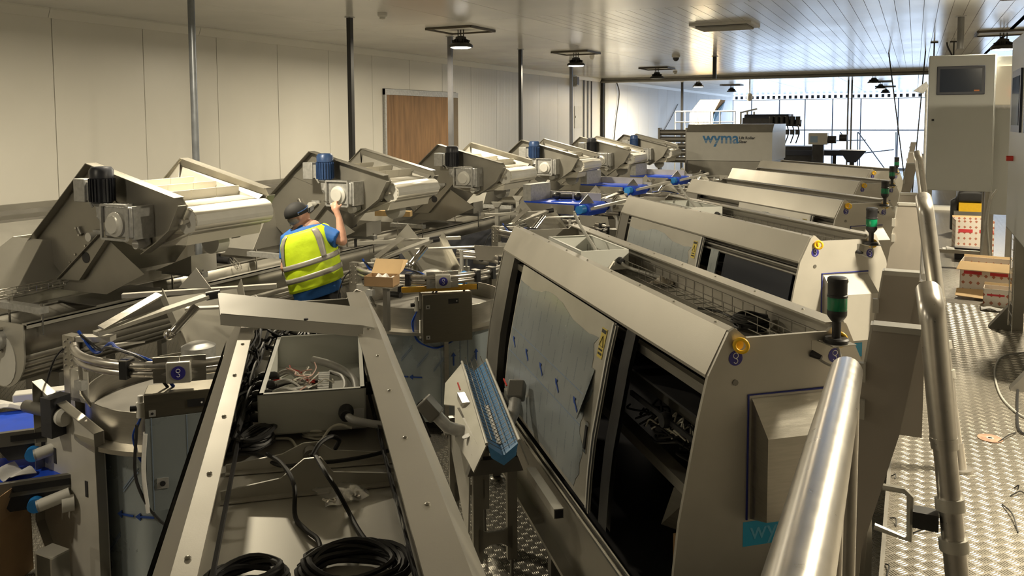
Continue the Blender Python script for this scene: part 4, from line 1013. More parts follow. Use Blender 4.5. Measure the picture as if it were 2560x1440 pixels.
# stand
def leg4(b, a, z0, z1, w_=.055): return MB().box(b-w_/2,b+w_/2,a-.02,a+.02,z0,z1)
fz = [(-.62,1.52),(-.43,1.52),(-.64,2.12),(-.45,2.12)]
for i, (b, a) in enumerate(fz):
    l = leg4(b, a, .20, .80).build('leg', steel, bc)
    MB().cyl((b,a,.02),(b,a,.22),.011,n=10).build('threaded_foot', steel_d, l); MB().lathe([(.055,0),(.055,.012),(.022,.03),(.018,.06)], (b,a,0)).build('foot_pad', chrome, l)
for a in (1.52, 2.12):
    b0_, b1_ = ((-.62,-.43) if a < 2 else (-.64,-.45))
    MB().prism([(b0_,a-.02,.26),(b0_+.06,a-.02,.30),(b1_-.06,a-.02,.30),(b1_,a-.02,.26),(b1_,a-.02,.40),(b1_-.05,a-.02,.37),(b0_+.05,a-.02,.37),(b0_,a-.02,.40)], (0,.012,0)).build('cross_tie', steel, bc)
    MB().prism([(b0_-.03,a-.03,.78),(b1_+.03,a-.03,.78),(b1_+.06,a-.03,.70),(b0_-.06,a-.03,.70)], (0,.05,0)).build('saddle', steel_d, bc)
MB().plate([(-.655,1.54,.76),(-.655,2.10,.76),(-.655,2.08,.60),(-.655,1.60,.26)], .008).build('side_web', steel_w, bc)
MB().prism([(-.50,1.5,.78),(-.40,1.5,.86),(-.62,1.5,.86)], (0,.6,0)).build('trough_cradle', steel_d, bc)
# square bar stub bolted to the track beside it
sqb = MB().beam((-.31,1.05,.66),(-.31,1.55,.66),.05,.05).build('square_bar', steel_w, cabs[1]); MB().beam((-.31,1.045,.66),(-.31,1.05,.66),.04,.04).build('bar_mouth', dark_in, sqb)
# ================================================================ things lying in and on the open cabinet
TZ = 1.68
def c2w(p): q = cab_o(0) + CV*p.x + CU*p.y; return V(q.x, q.y, p.z)
def L0(px, py, z=TZ): return cl_z(px, py, z, 0)
def lw(px, py, z=TZ): return gz(px, py, z)
# --- open grey wiring boxes
def make_enclosure(full):
    c = thing('wiring_box', '', 'electrical box')
    w_, l_, h_ = .152, .325, .12; t = .004
    MB().box(-w_,w_,-l_,-l_+t,0,h_).build('box_wall', grey_box, c); MB().box(-w_,w_,l_-t,l_,0,h_).build('box_wall', grey_box, c)
    MB().box(-w_,-w_+t,-l_,l_,0,h_).build('box_wall', grey_box, c); MB().box(w_-t,w_,-l_,l_,0,h_).build('box_wall', grey_box, c)
    MB().box(-w_,w_,-l_,l_,0,.004).build('box_floor', grey_box, c)
    li = MB(); e = .016
    li.box(-w_,w_,-l_,-l_+e,h_-.003,h_).box(-w_,w_,l_-e,l_,h_-.003,h_).box(-w_,-w_+e,-l_,l_,h_-.003,h_).box(w_-e,w_,-l_,l_,h_-.003,h_)
    li.build('rim_lip', grey_box, c)
    gl = MB().lathe([(.022,0),(.022,.02),(.016,.028),(.016,.045)], (w_*.62,-l_,.055), (0,-1,0), 16).build('cable_gland', black_pl, c)
    MB().lathe([(.02,0),(.02,.02),(.015,.03)], (w_,-l_*.55,.07), (1,0,0), 14).build('cable_gland', black_pl, c)
    if full:
        MB().tube(spline([(w_*.62,-l_-.03,.055),(w_*.8,-l_-.07,.05),(w_+.05,-l_-.11,.045),(w_+.13,-l_-.14,.05)], 6), .011, 10).build('conduit', grey_cable, gl)
        MB().box(.11,.146,-l_-.0015,-l_,.03,.06).build('rating_label', label_white, c)
        r = random.Random(11)
        for i in range(11):
            y = -l_+.07+i*.03; z = .03+.025*(i%3)
            MB().lathe([(.012,0),(.012,.02),(.008,.03)], (-w_,y,z), (1,0,0), 10).build('cable_gland', black_pl, c)
            MB().lathe([(.013,0),(.013,.018),(.008,.03)], (-w_,y,z), (-1,0,0), 10).build('cable_gland', black_pl, c)
            MB().tube(spline([(-w_+.02,y,z),(-w_+.07,y+r.uniform(-.01,.01),z+.01),(-.01+r.uniform(-.02,.02),-.06+r.uniform(-.07,.1),.02+r.uniform(0,.03))], 6), .005, 7).build('grey_lead', grey_cable if i % 3 else rubber, c)
            MB().tube(spline([(-w_-.02,y,z),(-w_-.06,y-.02,z-.02),(-w_-.075,y-.12,z-.05)], 5), .005, 6).build('outer_lead', rubber, c)
        for nm, m_, n_ in (('pink_wires', mat('pink_wire', (.62,.38,.32), .5, 0, .1), 10), ('white_wires', white_cable, 10), ('red_wires', red_pl, 3)):
            for i in range(n_):
                p = V(-.04+r.uniform(-.03,.035), -.06+r.uniform(-.12,.13), .03+r.uniform(0,.04)); q = [p]
                for j in range(4): q.append(q[-1]+V(r.uniform(-.035,.035), r.uniform(-.035,.035), r.uniform(-.012,.018)))
                MB().tube(spline(q, 5), .0022, 5).build(nm, m_, c)
        dr = MB().box(.012,.03,-.20,.12,.010,.028).build('din_rail', galv, c)
        for i in range(12): MB().box(.004,.04,-.19+i*.022,-.172+i*.022,.02,.055).build('terminal', galv if i % 3 else grey_box, dr)
        MB().box(.05,.085,-.22,-.02,.006,.05).build('wire_duct', grey_box, c)
        MB().tube(spline([(-.02,.17,.07),(.05,.12,.06),(.11,.05,.04),(.125,-.06,.03),(.12,-.20,.03)], 7), .013, 10).build('thick_conduit', grey_cable, c)
        MB().tube(spline([(.04,.08,.05),(.08,.02,.05),(.09,-.10,.05),(.06,-.20,.05)], 7), .007, 8).build('grey_lead', grey_cable, c)
        MB().box(-.03,-.005,-.27,-.25,.03,.05).build('red_connector', red_pl, c)
    else:
        MB().tube(arc((-.02,.0,.03), .035, 0, 2*PI, 14)[:-1], .008, 6, closed=True).build('wire_loop', mat('brown_wire', (.12,.08,.07), .5) if 'brown_wire' not in MATS else MATS['brown_wire'], c)
        MB().tube(spline([(.06,-.10,.02),(.05,.02,.10),(.02,.16,.20),(.0,.24,.28)], 6), .010, 8).build('conduit', grey_cable, c)
        MB().tube(spline([(w_*.62,-l_-.02,.05),(w_*.7,-l_-.12,.03),(w_+.06,-l_-.4,.01)], 6), .010, 8).build('conduit', grey_cable, gl)
        MB().tube(spline([(w_*.3,-l_-.02,.03),(w_*.2,-l_-.06,.06),(-.02,-l_-.10,.02)], 6), .006, 8).build('white_lead', white_cable, gl)
    return c
def put_box(e, k, b, a, z, rot, label):
    q = cab_o(k)+CV*b+CU*a; e.location = (q.x, q.y, z); e.rotation_euler = (0, 0, CA+rot); tag(e, label, None, 'open grey wiring boxes')
put_box(make_enclosure(True), 0, .268, 2.03, 1.705, math.radians(-3.2), 'open grey wiring box full of coloured wires in the nearest cabinet tray')
e1 = make_enclosure(False)
put_box(e1, 1, .24, 2.18, 1.705, 0, 'open grey wiring box in the tray of the blue-arrow film cabinet')
e2 = copy_tree(e1); put_box(e2, 2, .24, 2.18, 1.705, 0, 'open grey wiring box in the tray of the brightly lit cabinet')
# pads beneath the boxes
# --- loose cover lid across the far end of the open cabinet
ld = thing('cover_lid', 'loose grey folded steel lid laid across the open cabinet end', 'lid', (0,0,0))
P = [lw(546,734,1.915), lw(924,772,1.875), lw(936,822,1.85), lw(908,816,1.85), lw(552,786,1.885)]
MB().plate(P, .008).build('lid_face', mat('lid_grey', (.50,.485,.44), .5, .25, .04), ld)
Q = [P[4], P[3], P[3]-V(0,0,.035)+CU*-.02, P[4]-V(0,0,.035)+CU*-.02]
MB().plate(Q, .004).build('lid_lip', MATS['lid_grey'], ld)
Q = [P[0], P[4], P[4]-V(0,0,.035), P[0]-V(0,0,.03)]
MB().plate(Q, .004).build('lid_lip', MATS['lid_grey'], ld)
for px, py in ((565,778),(740,755),(765,800),(556,740)):
    MB().cyl(lw(px,py,1.886)+V(0,0,.0), lw(px,py,1.886)+V(0,0,.006), .008, n=10).build('lid_slot', red_pl if px == 565 else dark_in, ld)
MB().prism([lw(590,800,1.85), lw(625,800,1.85), lw(618,815,1.83)], (0,0,.004)).build('lid_tab', steel_w, ld)
# --- bearing bracket across the tray
bk = thing('bearing_bracket', 'pale A-shaped steel bracket lying across the open tray', 'bracket', cab_o(0), CA)
def cross_plate(l, r, zl, zpk, px, name):
    A, B = L0(*l), L0(*r); M = A.lerp(B, px)
    MB().prism([A, B, B+V(0,0,zl), M.lerp(B,.25)+V(0,0,zl+.02), M+V(.02,0,zpk), M+V(-.02,0,zpk), M.lerp(A,.35)+V(0,0,zl+.018), A+V(0,0,zl)], (0,.006,0)).build(name, steel_w, bk)
    MB().prism([A, B, B+V(0,-.02,0), A+V(0,-.02,0)], (0,0,.004)).build('bracket_foot', steel_w, bk)
cross_plate((552,1254), (985,1206), .024, .085, .52, 'front_plate')
cross_plate((565,1182), (985,1150), .020, .065, .50, 'rear_plate')
M = L0(778,1180)
MB().cyl(M+V(0,.0,.040), M+V(0,.05,.040), .020, n=18).build('bearing', steel_d, bk)
MB().cyl(M+V(0,-.004,.048), M+V(0,-.010,.048), .008, n=10).build('bearing_bolt', chrome, bk)
for l in ((590,1240),(960,1200)): q = L0(*l); MB().lathe([(.008,0),(.006,.01)], q+V(0,-.004,.004), (0,0,1), 8).build('foot_bolt', chrome, bk)
# --- cables
def cable(name, pts, r, m_, label, z=TZ+.007, cat='cable', n=8, group='loose cables in the open tray'):
    P = []
    for q in pts:
        zz = q[2] if len(q) > 2 else z
        P.append(lw(q[0], q[1], zz))
    return one(name, MB().tube(spline(P, n), r, 8), m_, label, cat, group)
cable('black_cable', [(668,1135,1.72),(705,1160,1.75),(735,1212,1.745),(738,1290),(765,1325),(795,1350),(803,1392)], .0055, rubber, 'black cable running from the small coil past the bracket to the large coil')
cable('black_cable', [(790,1142,1.77),(814,1182,1.78),(845,1230,1.735),(872,1280),(900,1330),(936,1378)], .0055, rubber, 'black cable leaving the bracket bearing beside the bag of bolts')
cable('black_cable', [(985,1123,1.71),(920,1140,1.71),(850,1152,1.72),(800,1156,1.73)], .0055, rubber, 'black cable from the rear rail to the bracket bearing')
cable('black_cable', [(556,1136,1.70),(640,1136,1.70),(700,1164,1.70),(770,1158,1.72)], .005, rubber, 'thin black cable from the front rail under the small coil')
cable('black_cable', [(780,1140,1.75),(800,1108,1.77),(828,1092,1.77),(848,1100,1.75),(838,1122,1.72)], .006, rubber, 'short black cable hooping over the white coil')
cable('white_cable', [(576,1068,1.72),(520,1195,1.72),(490,1310,1.72),(452,1440,1.72)], .006, white_cable, 'white cable strapped along the front rail of the tray')
cable('grey_cable', [(585,1075,1.71),(530,1195,1.71),(500,1310,1.71),(462,1440,1.71)], .006, grey_cable, 'grey cable strapped beside the white one along the front rail')
cable('white_cable', [(690,1096),(725,1098),(745,1125)], .004, white_cable, 'thin white cable from the wiring box to the white coil')
cable('white_cable', [(800,1108,1.70),(825,1072,1.73),(850,1062,1.74),(880,1070,1.73)], .004, white_cable, 'thin white cable arching from the white coil to the conduit')
cable('black_cable', [(1745,770,TZ+.01),(1800,780,TZ+.01),(1838,800,TZ+.01),(1850,818,TZ+.02)], .006, rubber, 'black cable crossing the tray of the blue-arrow film cabinet', group=None)
def coil_thing(px, py, z, r, turns, wire, m_, label, squash=1, h=.03, seed=1, rot=0):
    o = one('cable_coil', MB().tube(coil((0,0,wire), r, turns, wire, .10, 22, (0,0,1), h, squash, random.Random(seed)), wire, 6), m_, label, 'cable coil')
    p = lw(px, py, z); o.location = p; o.rotation_euler = (0, 0, rot); return o
coil_thing(885, 1452, TZ, .098, 17, .0060, rubber, 'large black cable coil heaped in the open tray', .8, .03, 3, .3)
coil_thing(612, 1466, TZ, .075, 10, .0060, rubber, 'black cable coil lying beside the front rail of the open tray', .7, .02, 5, .9)
coil_thing(640, 1122, TZ+.01, .062, 9, .006, rubber, 'small black cable coil hanging by the wiring box', .5, .04, 8, CA+.9)
coil_thing(785, 1090, TZ, .036, 9, .0035, white_cable, 'small white cable coil beside the wiring box', .75, .02, 6)
coil_thing(1878, 822, TZ+.0, .075, 12, .006, rubber, 'black cable coil in the tray end of the blue-arrow film cabinet', .75, .05, 7)
# dark wire bundle between front rail and box
bn = MB(); r = random.Random(21)
for i in range(34):
    a0_ = 1.55+r.random()*1.0; p = V(.03+r.uniform(-.012,.03), a0_, 1.69+r.uniform(0,.09))
    bn.tube(spline([p, p+V(r.uniform(-.015,.03), .14, r.uniform(-.04,.03)), p+V(r.uniform(-.01,.03), .30, r.uniform(-.03,.03)), p+V(r.uniform(-.01,.02), .42, -.03)], 5), .005, 5)
o = bn.build('wire_bundle', rubber, cabs[0]); o['kind'] = 'stuff'
bn = MB()
for i in range(26):
    p = V(.08+r.random()*.32, 2.55+r.random()*.2, 1.70+r.uniform(0,.05))
    bn.tube(spline([p, p+V(r.uniform(-.08,.08), .10, r.uniform(-.02,.04)), p+V(r.uniform(-.08,.08), .2, r.uniform(-.03,.03))], 5), .006, 5)
o = bn.build('wire_bundle', rubber, cabs[0]); o['kind'] = 'stuff'
for b in (.050, .428): MB().box(b-.004,b+.004,.05,CL-.3,1.72,1.735).build('slotted_strip', dark_in, cabs[0])
for i in range(22):
    MB().box(.424,.4245,.12+i*.11,.16+i*.11,1.74,1.755).build('rail_slot', dark_in, cabs[0])
# --- bag of bolts
bg_ = thing('bolt_bag', 'clear plastic bag of shiny bolts lying on the open tray', 'bag', lw(850,1235,TZ), CA+.25)
MB().sheet(lambda a, b: V(-.055+.11*a+.01*math.sin(5*b), -.06+.15*b, .004+.02*math.sin(PI*a)*math.sin(PI*min(1,b*1.3))*(1-.5*b)+.003*math.sin(14*a+9*b)), 14, 14, (0,0,1), .0008).build('plastic_film', plastic_bag, bg_)
r = random.Random(5)
for i in range(12):
    x, y = r.uniform(-.042,.042), r.uniform(-.05,.0); d = V(r.uniform(-1,1), r.uniform(-1,1), .1).normalized()
    b = MB().cyl((x,y,.007), V(x,y,.007)+d*.018, .0035, n=7).cyl(V(x,y,.007)-d*.005, (x,y,.007), .0068, n=6).build('bolt', chrome, bg_)
# --- rag and plastic in the second tray
rg = MB().sheet(lambda a, b: V(-.06+.13*a, -.04+.09*b, .01+.035*max(0,math.sin(PI*a))*math.sin(PI*b)+.006*math.sin(13*a+6*b)), 12, 10, (0,0,1), .002)
o = one('dusty_bag', rg, mat('dusty_plastic', (.40,.36,.30), .5, 0, .1, 20), 'dusty plastic bag lying in the tray of the blue-arrow film cabinet', 'bag'); o.location = gz(1655,712,TZ)
# --- spirit level, carton and clamp on the second carousel
lv0, lv1 = gz(1004,731,1.212), gz(1192,722,1.212); d = (lv1-lv0).normalized()
sl = thing('spirit_level', 'long gold spirit level resting on the carousel control box', 'level', lv0)
D = lv1-lv0
MB().beam((0,0,.02), D+V(0,0,.02), .024, .045).build('level_body', gold, sl, bevel=.003)
for f in (.12, .86): MB().beam(D*f+V(0,0,.0435), D*(f+.07)+V(0,0,.0435), .018, .003).build('vial_window', MATS['warning_yellow'], sl)
MB().beam(D*.30+V(0,0,.0435), D*.66+V(0,0,.0435), .012, .003).build('grip_slot', ink, sl)
MB().beam(D*1.0+V(0,0,.02), D*1.012+V(0,0,.02), .026, .047).build('end_cap', black_pl, sl)
q = gz(1105,722,1.26)
ts = thing('torpedo_gauge', 'small gold digital gauge set on the long spirit level', 'gauge', (lv0+D*.57)+V(0,0,.045))
MB().beam(-d*.05+V(0,0,.015), d*.05+V(0,0,.015), .03, .03).build('gauge_body', gold, ts); MB().beam(-d*.035+V(0,0,.0305), d*.035+V(0,0,.0305), .018, .002).build('gauge_screen', ink, ts)
p = gz(955,712,1.352)
cbx = thing('small_carton', 'small open brown carton of plastic parts on the carousel ring', 'carton', p, math.radians(14))
q = p-kars[1].location; MB().box(q.x-.13,q.x+.14,q.y-.08,q.y+.10,q.z-.006,q.z-.001).build('shelf_plate', steel, kars[1]); MB().box(q.x+.02,q.x+.06,q.y-.02,q.y+.02,1.0,q.z-.006).build('shelf_post', steel_d, kars[1])
w_, l_, h_ = .115, .075, .075
for a in ((-w_,w_,-l_,-l_+.003),(-w_,w_,l_-.003,l_),(-w_,-w_+.003,-l_,l_),(w_-.003,w_,-l_,l_)): MB().box(*a,0,h_).build('carton_wall', card, cbx)
MB().box(-w_,w_,-l_,l_,0,.003).build('carton_base', card_in, cbx)
MB().prism([(-w_,l_,h_),(w_,l_,h_),(w_+.01,l_+.07,h_+.10),(-w_+.01,l_+.07,h_+.10)], (0,.003,0)).build('carton_lid', card_in, cbx)
MB().prism([(w_,l_,h_),(w_+.01,l_+.07,h_+.10),(w_+.05,l_+.06,h_+.10),(w_+.03,l_,h_+.03)], (0,.003,0)).build('lid_ear', card_in, cbx)
MB().sheet(lambda a, b: V(-.08+.17*a, -.06+.12*b, .05+.03*math.sin(PI*a)*math.sin(PI*b)+.012*math.sin(17*a+5*b)), 14, 10, (0,0,1), .002).build('plastic_parts', paper, cbx)
p = gz(1000,742,1.07)
clp = thing('black_clamp', 'black plastic clamp standing on the carousel rim by the level', 'clamp', p)
MB().beam((0,0,.0),(.01,.0,.17),.035,.03).build('clamp_jaw', black_pl, clp); MB().cyl((-.10,-.02,.02),(.02,-.02,.02),.028,n=14).build('clamp_handle', black_pl, clp)
p = gz(1130,700,1.05)
bw = one('blue_wedge', MB().prism([(-.06,-.03,0),(.06,-.03,0),(.06,-.03,.12),(.03,-.03,.13)], (0,.06,0)), blue_pl, 'bright blue plastic wedge inside the carousel rim', 'wedge'); bw.location = gz(1150,712,1.10)
# ================================================================ the worker
skin = mat('skin', (.60,.33,.235), .5, 0, .06, 25)
hiviz = mat('hi_viz_yellow', (.60,.80,.015), .6, 0, .06, 9, .25, 16)
hiviz.node_tree.nodes['Principled BSDF'].inputs['Emission Strength'].default_value = 0
band_m = mat('reflective_band', (.36,.345,.31), .42, .25, .06, 30)
shirt_m = mat('blue_shirt', (.018,.115,.40), .75, 0, .1, 12, .2, 20)
trouser_m = mat('black_trousers', (.012,.012,.016), .8, 0, .2, 10)
cap_m = mat('black_cap', (.016,.016,.017), .75, 0, .15, 20)
wp = gd(778, 720, 7.42)
pr_ = thing('person', 'worker in yellow hi-viz vest, blue shirt and black cap raising one arm', 'person', (wp.x, wp.y, 0), YAW)
def px2(x, y, yy=0.0): return V((x-778)/273.6, yy, wp.z+(720-y)/273.6)
def remesh(o, vox, sm=4):
    r = o.modifiers.new('remesh', 'REMESH'); r.mode = 'VOXEL'; r.voxel_size = vox; r.use_smooth_shade = True
    s = o.modifiers.new('smooth', 'SMOOTH'); s.iterations = sm; s.factor = .5
    return o
AX0, AX1 = px2(792, 712, 0), px2(762, 566, .03)
TT = [(-.55,.17,.14),(-.25,.205,.16),(0,.213,.165),(.3,.220,.170),(.6,.222,.155),(.80,.212,.14),(.92,.175,.12),(1.0,.10,.085)]
RV = V(math.cos(math.radians(17)), 0, math.sin(math.radians(17))); FV = V(0,1,0)
def rad(t):
    for (a, x0, y0), (b, x1, y1) in zip(TT[:-1], TT[1:]):
        if t <= b: f = (t-a)/(b-a); return x0+(x1-x0)*f, y0+(y1-y0)*f
    return TT[-1][1:]
def torso(t, ph, g=0.0):
    c = AX0.lerp(AX1, t) if 0 <= t else AX0+(AX1-AX0)*t*.8
    rx, ry = rad(t); cs, sn = math.cos(ph), math.sin(ph)
    e = 2/2.5; X = math.copysign(abs(cs)**e, cs)*(rx+g); Y = math.copysign(abs(sn)**e, sn)*(ry+g)
    return c + RV*X + FV*Y
def loft(fn, t0, t1, nt, na, g, wob=0):
    mb = MB(); vs = []; fs = []
    for i in range(nt+1):
        for k in range(na):
            ph = 2*PI*k/na; t = t0+(t1-t0)*i/nt
            vs.append(fn(t, ph, g+wob*(math.sin(ph*7+t*5)*.5+math.sin(ph*11-t*13)*.5)*(1-max(0, t))))
    for i in range(nt):
        for k in range(na): fs.append((i*na+k, i*na+(k+1)%na, (i+1)*na+(k+1)%na, (i+1)*na+k))
    return mb.add(vs, fs), na, nt
sh = px2(808, 582, .0); el = px2(861, 600, -.05); wr = px2(850, 545, .02); hc = px2(839, 521, .05)
lsh = px2(722, 598, .03); lel = px2(714, 668, .0); lwr = px2(740, 690, .24); lhc = px2(750, 686, .31)
hd_c = px2(747, 538, .02); FD = V(.80,.50,.30).normalized(); SD = FD.cross(V(0,0,1)).normalized(); UD = SD.cross(FD)
# body: one continuous surface
b = MB()
def ell(mb, c, ax, n=18):
    A, B, C_ = ax; s = MB(); s.sphere((0,0,0), 1, n)
    mb.add([c + A*p[0] + B*p[1] + C_*p[2] for p in s.v], s.f)
ell(b, hd_c+UD*.012, (FD*.098, SD*.076, UD*.105)); ell(b, hd_c+FD*.035-UD*.055, (FD*.060, SD*.056, UD*.058))
ell(b, hd_c+FD*.098-UD*.012, (FD*.024, SD*.014, UD*.022)); ell(b, hd_c+FD*.080-UD*.075, (FD*.022, SD*.028, UD*.018))
ell(b, hd_c+FD*.084+UD*.022, (FD*.018, SD*.040, UD*.010)); ell(b, hd_c+FD*.094-UD*.047, (FD*.012, SD*.024, UD*.008))
for s_ in (-1, 1): ell(b, hd_c+SD*.078*s_-FD*.008-UD*.005, (FD*.018, SD*.010, UD*.030))
neck0 = px2(757, 572, .03); b.tube([neck0, hd_c-UD*.05-FD*.02], [.062,.056], 14)
for i in range(6):
    t = -.45+.27*i; rx, ry = rad(min(.95, t)); ell(b, AX0+(AX1-AX0)*t*(.8 if t < 0 else 1), (RV*(rx-.03), FV*(ry-.03), V(0,0,.11)))
b.tube([sh-V(.03,0,0), sh.lerp(el,.5), el], [.055,.052,.043], 12); ell(b, el, (V(.044,0,0), V(0,.044,0), V(0,0,.044)))
b.tube([el, el.lerp(wr,.3), wr], [.043,.044,.029], 12)
b.tube([lsh, lsh.lerp(lel,.5), lel], [.056,.050,.042], 12); ell(b, lel, (V(.043,0,0), V(0,.043,0), V(0,0,.043))); b.tube([lel, lel.lerp(lwr,.3), lwr], [.042,.042,.028], 12)
def hand(mb, wr, hc, palm_n, thumb, curl):
    d = (hc-wr).normalized(); s = d.cross(palm_n).normalized(); n = s.cross(d)
    ell(mb, hc, (d*.048, s*.042, n*.020)); mb.tube([wr, hc], [.028,.030], 10)
    for i, (o, L) in enumerate(((-.030,.060),(-.010,.070),(.010,.066),(.029,.052))):
        p0 = hc+d*.035+s*o; p1 = p0+(d*math.cos(curl*.5)+n*math.sin(curl*.5))*L*.45; p2 = p1+(d*math.cos(curl*1.3)+n*math.sin(curl*1.3))*L*.35; p3 = p2+(d*math.cos(curl*2.1)+n*math.sin(curl*2.1))*L*.28
        mb.tube([p0-d*.02, p0, p1, p2, p3], [.0095,.0095,.009,.0085,.007], 8)
    t0 = hc-d*.012+s*.034*thumb; t1 = t0+(s*thumb*.6+d*.5+n*.6).normalized()*.034; t2 = t1+(d*.6+n*.8-s*thumb*.2).normalized()*.028
    mb.tube([hc-d*.02, t0, t1, t2], [.014,.012,.0105,.008], 8)
hand(b, wr, hc, V(.2,.9,.1), -1, 1.25); hand(b, lwr, lhc, V(0,0,-1), 1, .7)
pel = AX0+(AX1-AX0)*(-.42)
for s_ in (-1, 1):
    hp = pel+V(.09*s_,0,-.02); kn = V(hp.x+.02*s_, .03, .50); an = V(kn.x, -.02, .09)
    b.tube([hp, hp.lerp(kn,.5), kn], [.088,.078,.058], 12); b.tube([kn, kn.lerp(an,.35), an], [.056,.056,.036], 12)
    ell(b, V(an.x, .06, .045), (V(.042,0,0), V(0,.115,0), V(0,0,.04)))
bd = remesh(b.build('body', skin, pr_), .0085, 3); bd['label'] = 'bare forearms, hands and face'
# shirt
s = MB()
m_, na, nt = loft(torso, -.22, 1.0, 16, 28, .012); s.add(m_.v, m_.f + [tuple(range(na))[::-1], tuple(nt*na+k for k in range(na))])
s.tube([sh-V(.07,0,-.0), sh, sh.lerp(el,.45), sh.lerp(el,.80)], [.085,.088,.083,.086], 16)
s.tube([lsh+V(.05,0,.02), lsh, lsh.lerp(lel,.55), lsh.lerp(lel,.72)], [.085,.078,.066,.064], 16)
s.tube([px2(763,576,.03), px2(757,561,.03)], [.085,.073], 16)
remesh(s.build('shirt', shirt_m, pr_), .010, 3)
# vest with reflective bands
m_, na, nt = loft(torso, .0, .955, 22, 48, .034, .006)
vo = m_.build('vest', hiviz, pr_); so = vo.modifiers.new('t', 'SOLIDIFY'); so.thickness = .006
def band(t0, t1, name, p0=0, p1=2*PI, n=48, g=.041):
    mb = MB(); mb.grid(lambda a, c: torso(t0+(t1-t0)*c, p0+(p1-p0)*a, g+.004*math.sin((p0+(p1-p0)*a)*7)), n, 3)
    o = mb.build(name, band_m, vo); q = o.modifiers.new('t', 'SOLIDIFY'); q.thickness = .003; return o
band(.16,.25, 'waist_band'); band(.38,.47, 'chest_band')
def strap(ph0, ph1, dph, name):
    mb = MB(); mb.grid(lambda a, c: torso(.44+.50*a, ph0+(ph1-ph0)*a+dph*(c-.5)*(1+.5*a), .042), 14, 3)
    o = mb.build(name, band_m, vo); q = o.modifiers.new('t', 'SOLIDIFY'); q.thickness = .003
strap(-PI/2+.62, -PI/2+.55, .22, 'shoulder_strap'); strap(-PI/2-.95, -PI/2-.80, .22, 'shoulder_strap')
strap(PI/2+.6, PI/2+.6, .22, 'shoulder_strap'); strap(PI/2-.6, PI/2-.6, .22, 'shoulder_strap')
# trousers and boots
tr = MB(); ell(tr, AX0+(AX1-AX0)*(-.30), (RV*.20, FV*.158, V(0,0,.12)))
for s_ in (-1, 1):
    hp = pel+V(.09*s_,0,0); kn = V(hp.x+.02*s_, .03, .50); an = V(kn.x, -.02, .08)
    tr.tube([hp, hp.lerp(kn,.5), kn, kn.lerp(an,.6), an], [.108,.098,.080,.074,.072], 14)
remesh(tr.build('trousers', trouser_m, pr_), .012, 3)
for s_ in (-1, 1):
    x = pel.x+.11*s_; bo = MB(); ell(bo, V(x,.07,.055), (V(.052,0,0), V(0,.14,0), V(0,0,.055))); bo.tube([V(x,-.02,.05), V(x,-.02,.15)], .055, 12)
    remesh(bo.build('boot', rubber, pr_), .012, 2)
# cap with brim and glasses
cp_ = MB(); c0 = hd_c+UD*.028-FD*.004; n1, n2 = 22, 9; vs = []; fs = []
for i in range(n2+1):
    th = (PI/2*1.12)*i/n2
    for k in range(n1):
        a = 2*PI*k/n1; vs.append(c0 + UD*(.098*math.cos(th)) + (FD*(.112*math.cos(a))+SD*(.090*math.sin(a)))*math.sin(th))
for i in range(n2):
    for k in range(n1): fs.append((i*n1+k, i*n1+(k+1)%n1, (i+1)*n1+(k+1)%n1, (i+1)*n1+k))
cp_.add(vs, fs); cap = cp_.build('cap', cap_m, pr_)
br = MB(); br.sheet(lambda a, t: c0-UD*.012 + FD*(.085+.085*t*(1-.35*(2*a-1)**2)) + SD*(.080*(2*a-1)*(1-.12*t)) - UD*(.022*(2*a-1)**2) + UD*(.012*t), 12, 5, UD, .004); br.build('brim', cap_m, cap)
MB().tube([c0+FD*(.118*math.cos(a))+SD*(.097*math.sin(a))+UD*(.012+.012*math.cos(a)) for a in [(-1.7+3.4*i/20) for i in range(21)]], .005, 6).build('sunglasses', motor_blue, pr_)
for s_ in (-1,1): MB().cyl(c0-UD*.0+SD*.0895*s_-FD*.01, c0+SD*.0935*s_-FD*.01, .005, n=10).build('cap_eyelet', galv, cap)
hr = MB(); ell(hr, hd_c-FD*.030-UD*.020, (FD*.072, SD*.070, UD*.058)); hr.build('hair', mat('grey_hair', (.33,.28,.25), .8, 0, .2, 60), pr_)
# the tool in his hand: a top-level thing
sd = thing('screwdriver', 'slim pale tool held up in the worker\'s raised hand', 'tool', pr_.matrix_basis @ V(0,0,0)); sd.rotation_euler = (0,0,YAW)
MB().tube([hc+V(.01,.0,.0), px2(826,512,.09)], .011, 8).build('handle', white_pl, sd); MB().tube([px2(826,512,.09), px2(806,505,.13)], .005, 8).build('shank', chrome, sd)
sd.location = pr_.location
# ================================================================ walkway guard rail
def up_plate(Y, label, zt=2.06):
    c = thing('rail_upright', label, 'guard rail', (.005, Y, PZ), 0, 'tapered uprights of the walkway guard rail')
    T = .006; zb = -.02; zt = zt-PZ
    poly = [(-.091,zt),(.022,zt-.012),(-.02,zt-.28),(-.075,zt-.50),(-.105,zt-.62),(-.13,zb),(-.185,zb),(-.172,zt-.62),(-.155,zt-.45),(-.118,zt-.20)]
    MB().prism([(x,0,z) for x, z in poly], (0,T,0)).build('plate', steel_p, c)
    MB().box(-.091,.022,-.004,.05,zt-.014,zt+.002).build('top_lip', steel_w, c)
    MB().prism([(-.091,0,zt),(-.118,0,zt-.20),(-.124,0,zt-.20),(-.097,0,zt)], (0,.05,0)).build('side_lip', steel_w, c)
    for z in (.10,.20): MB().box(-.125,-.105,-.02,.0,zt-z-.05,zt-z).build('edge_clip', steel_w, c)
    return c
steel_p = mat('shaded_plate_steel', (.42,.385,.34), .42, .55, .05, 4)
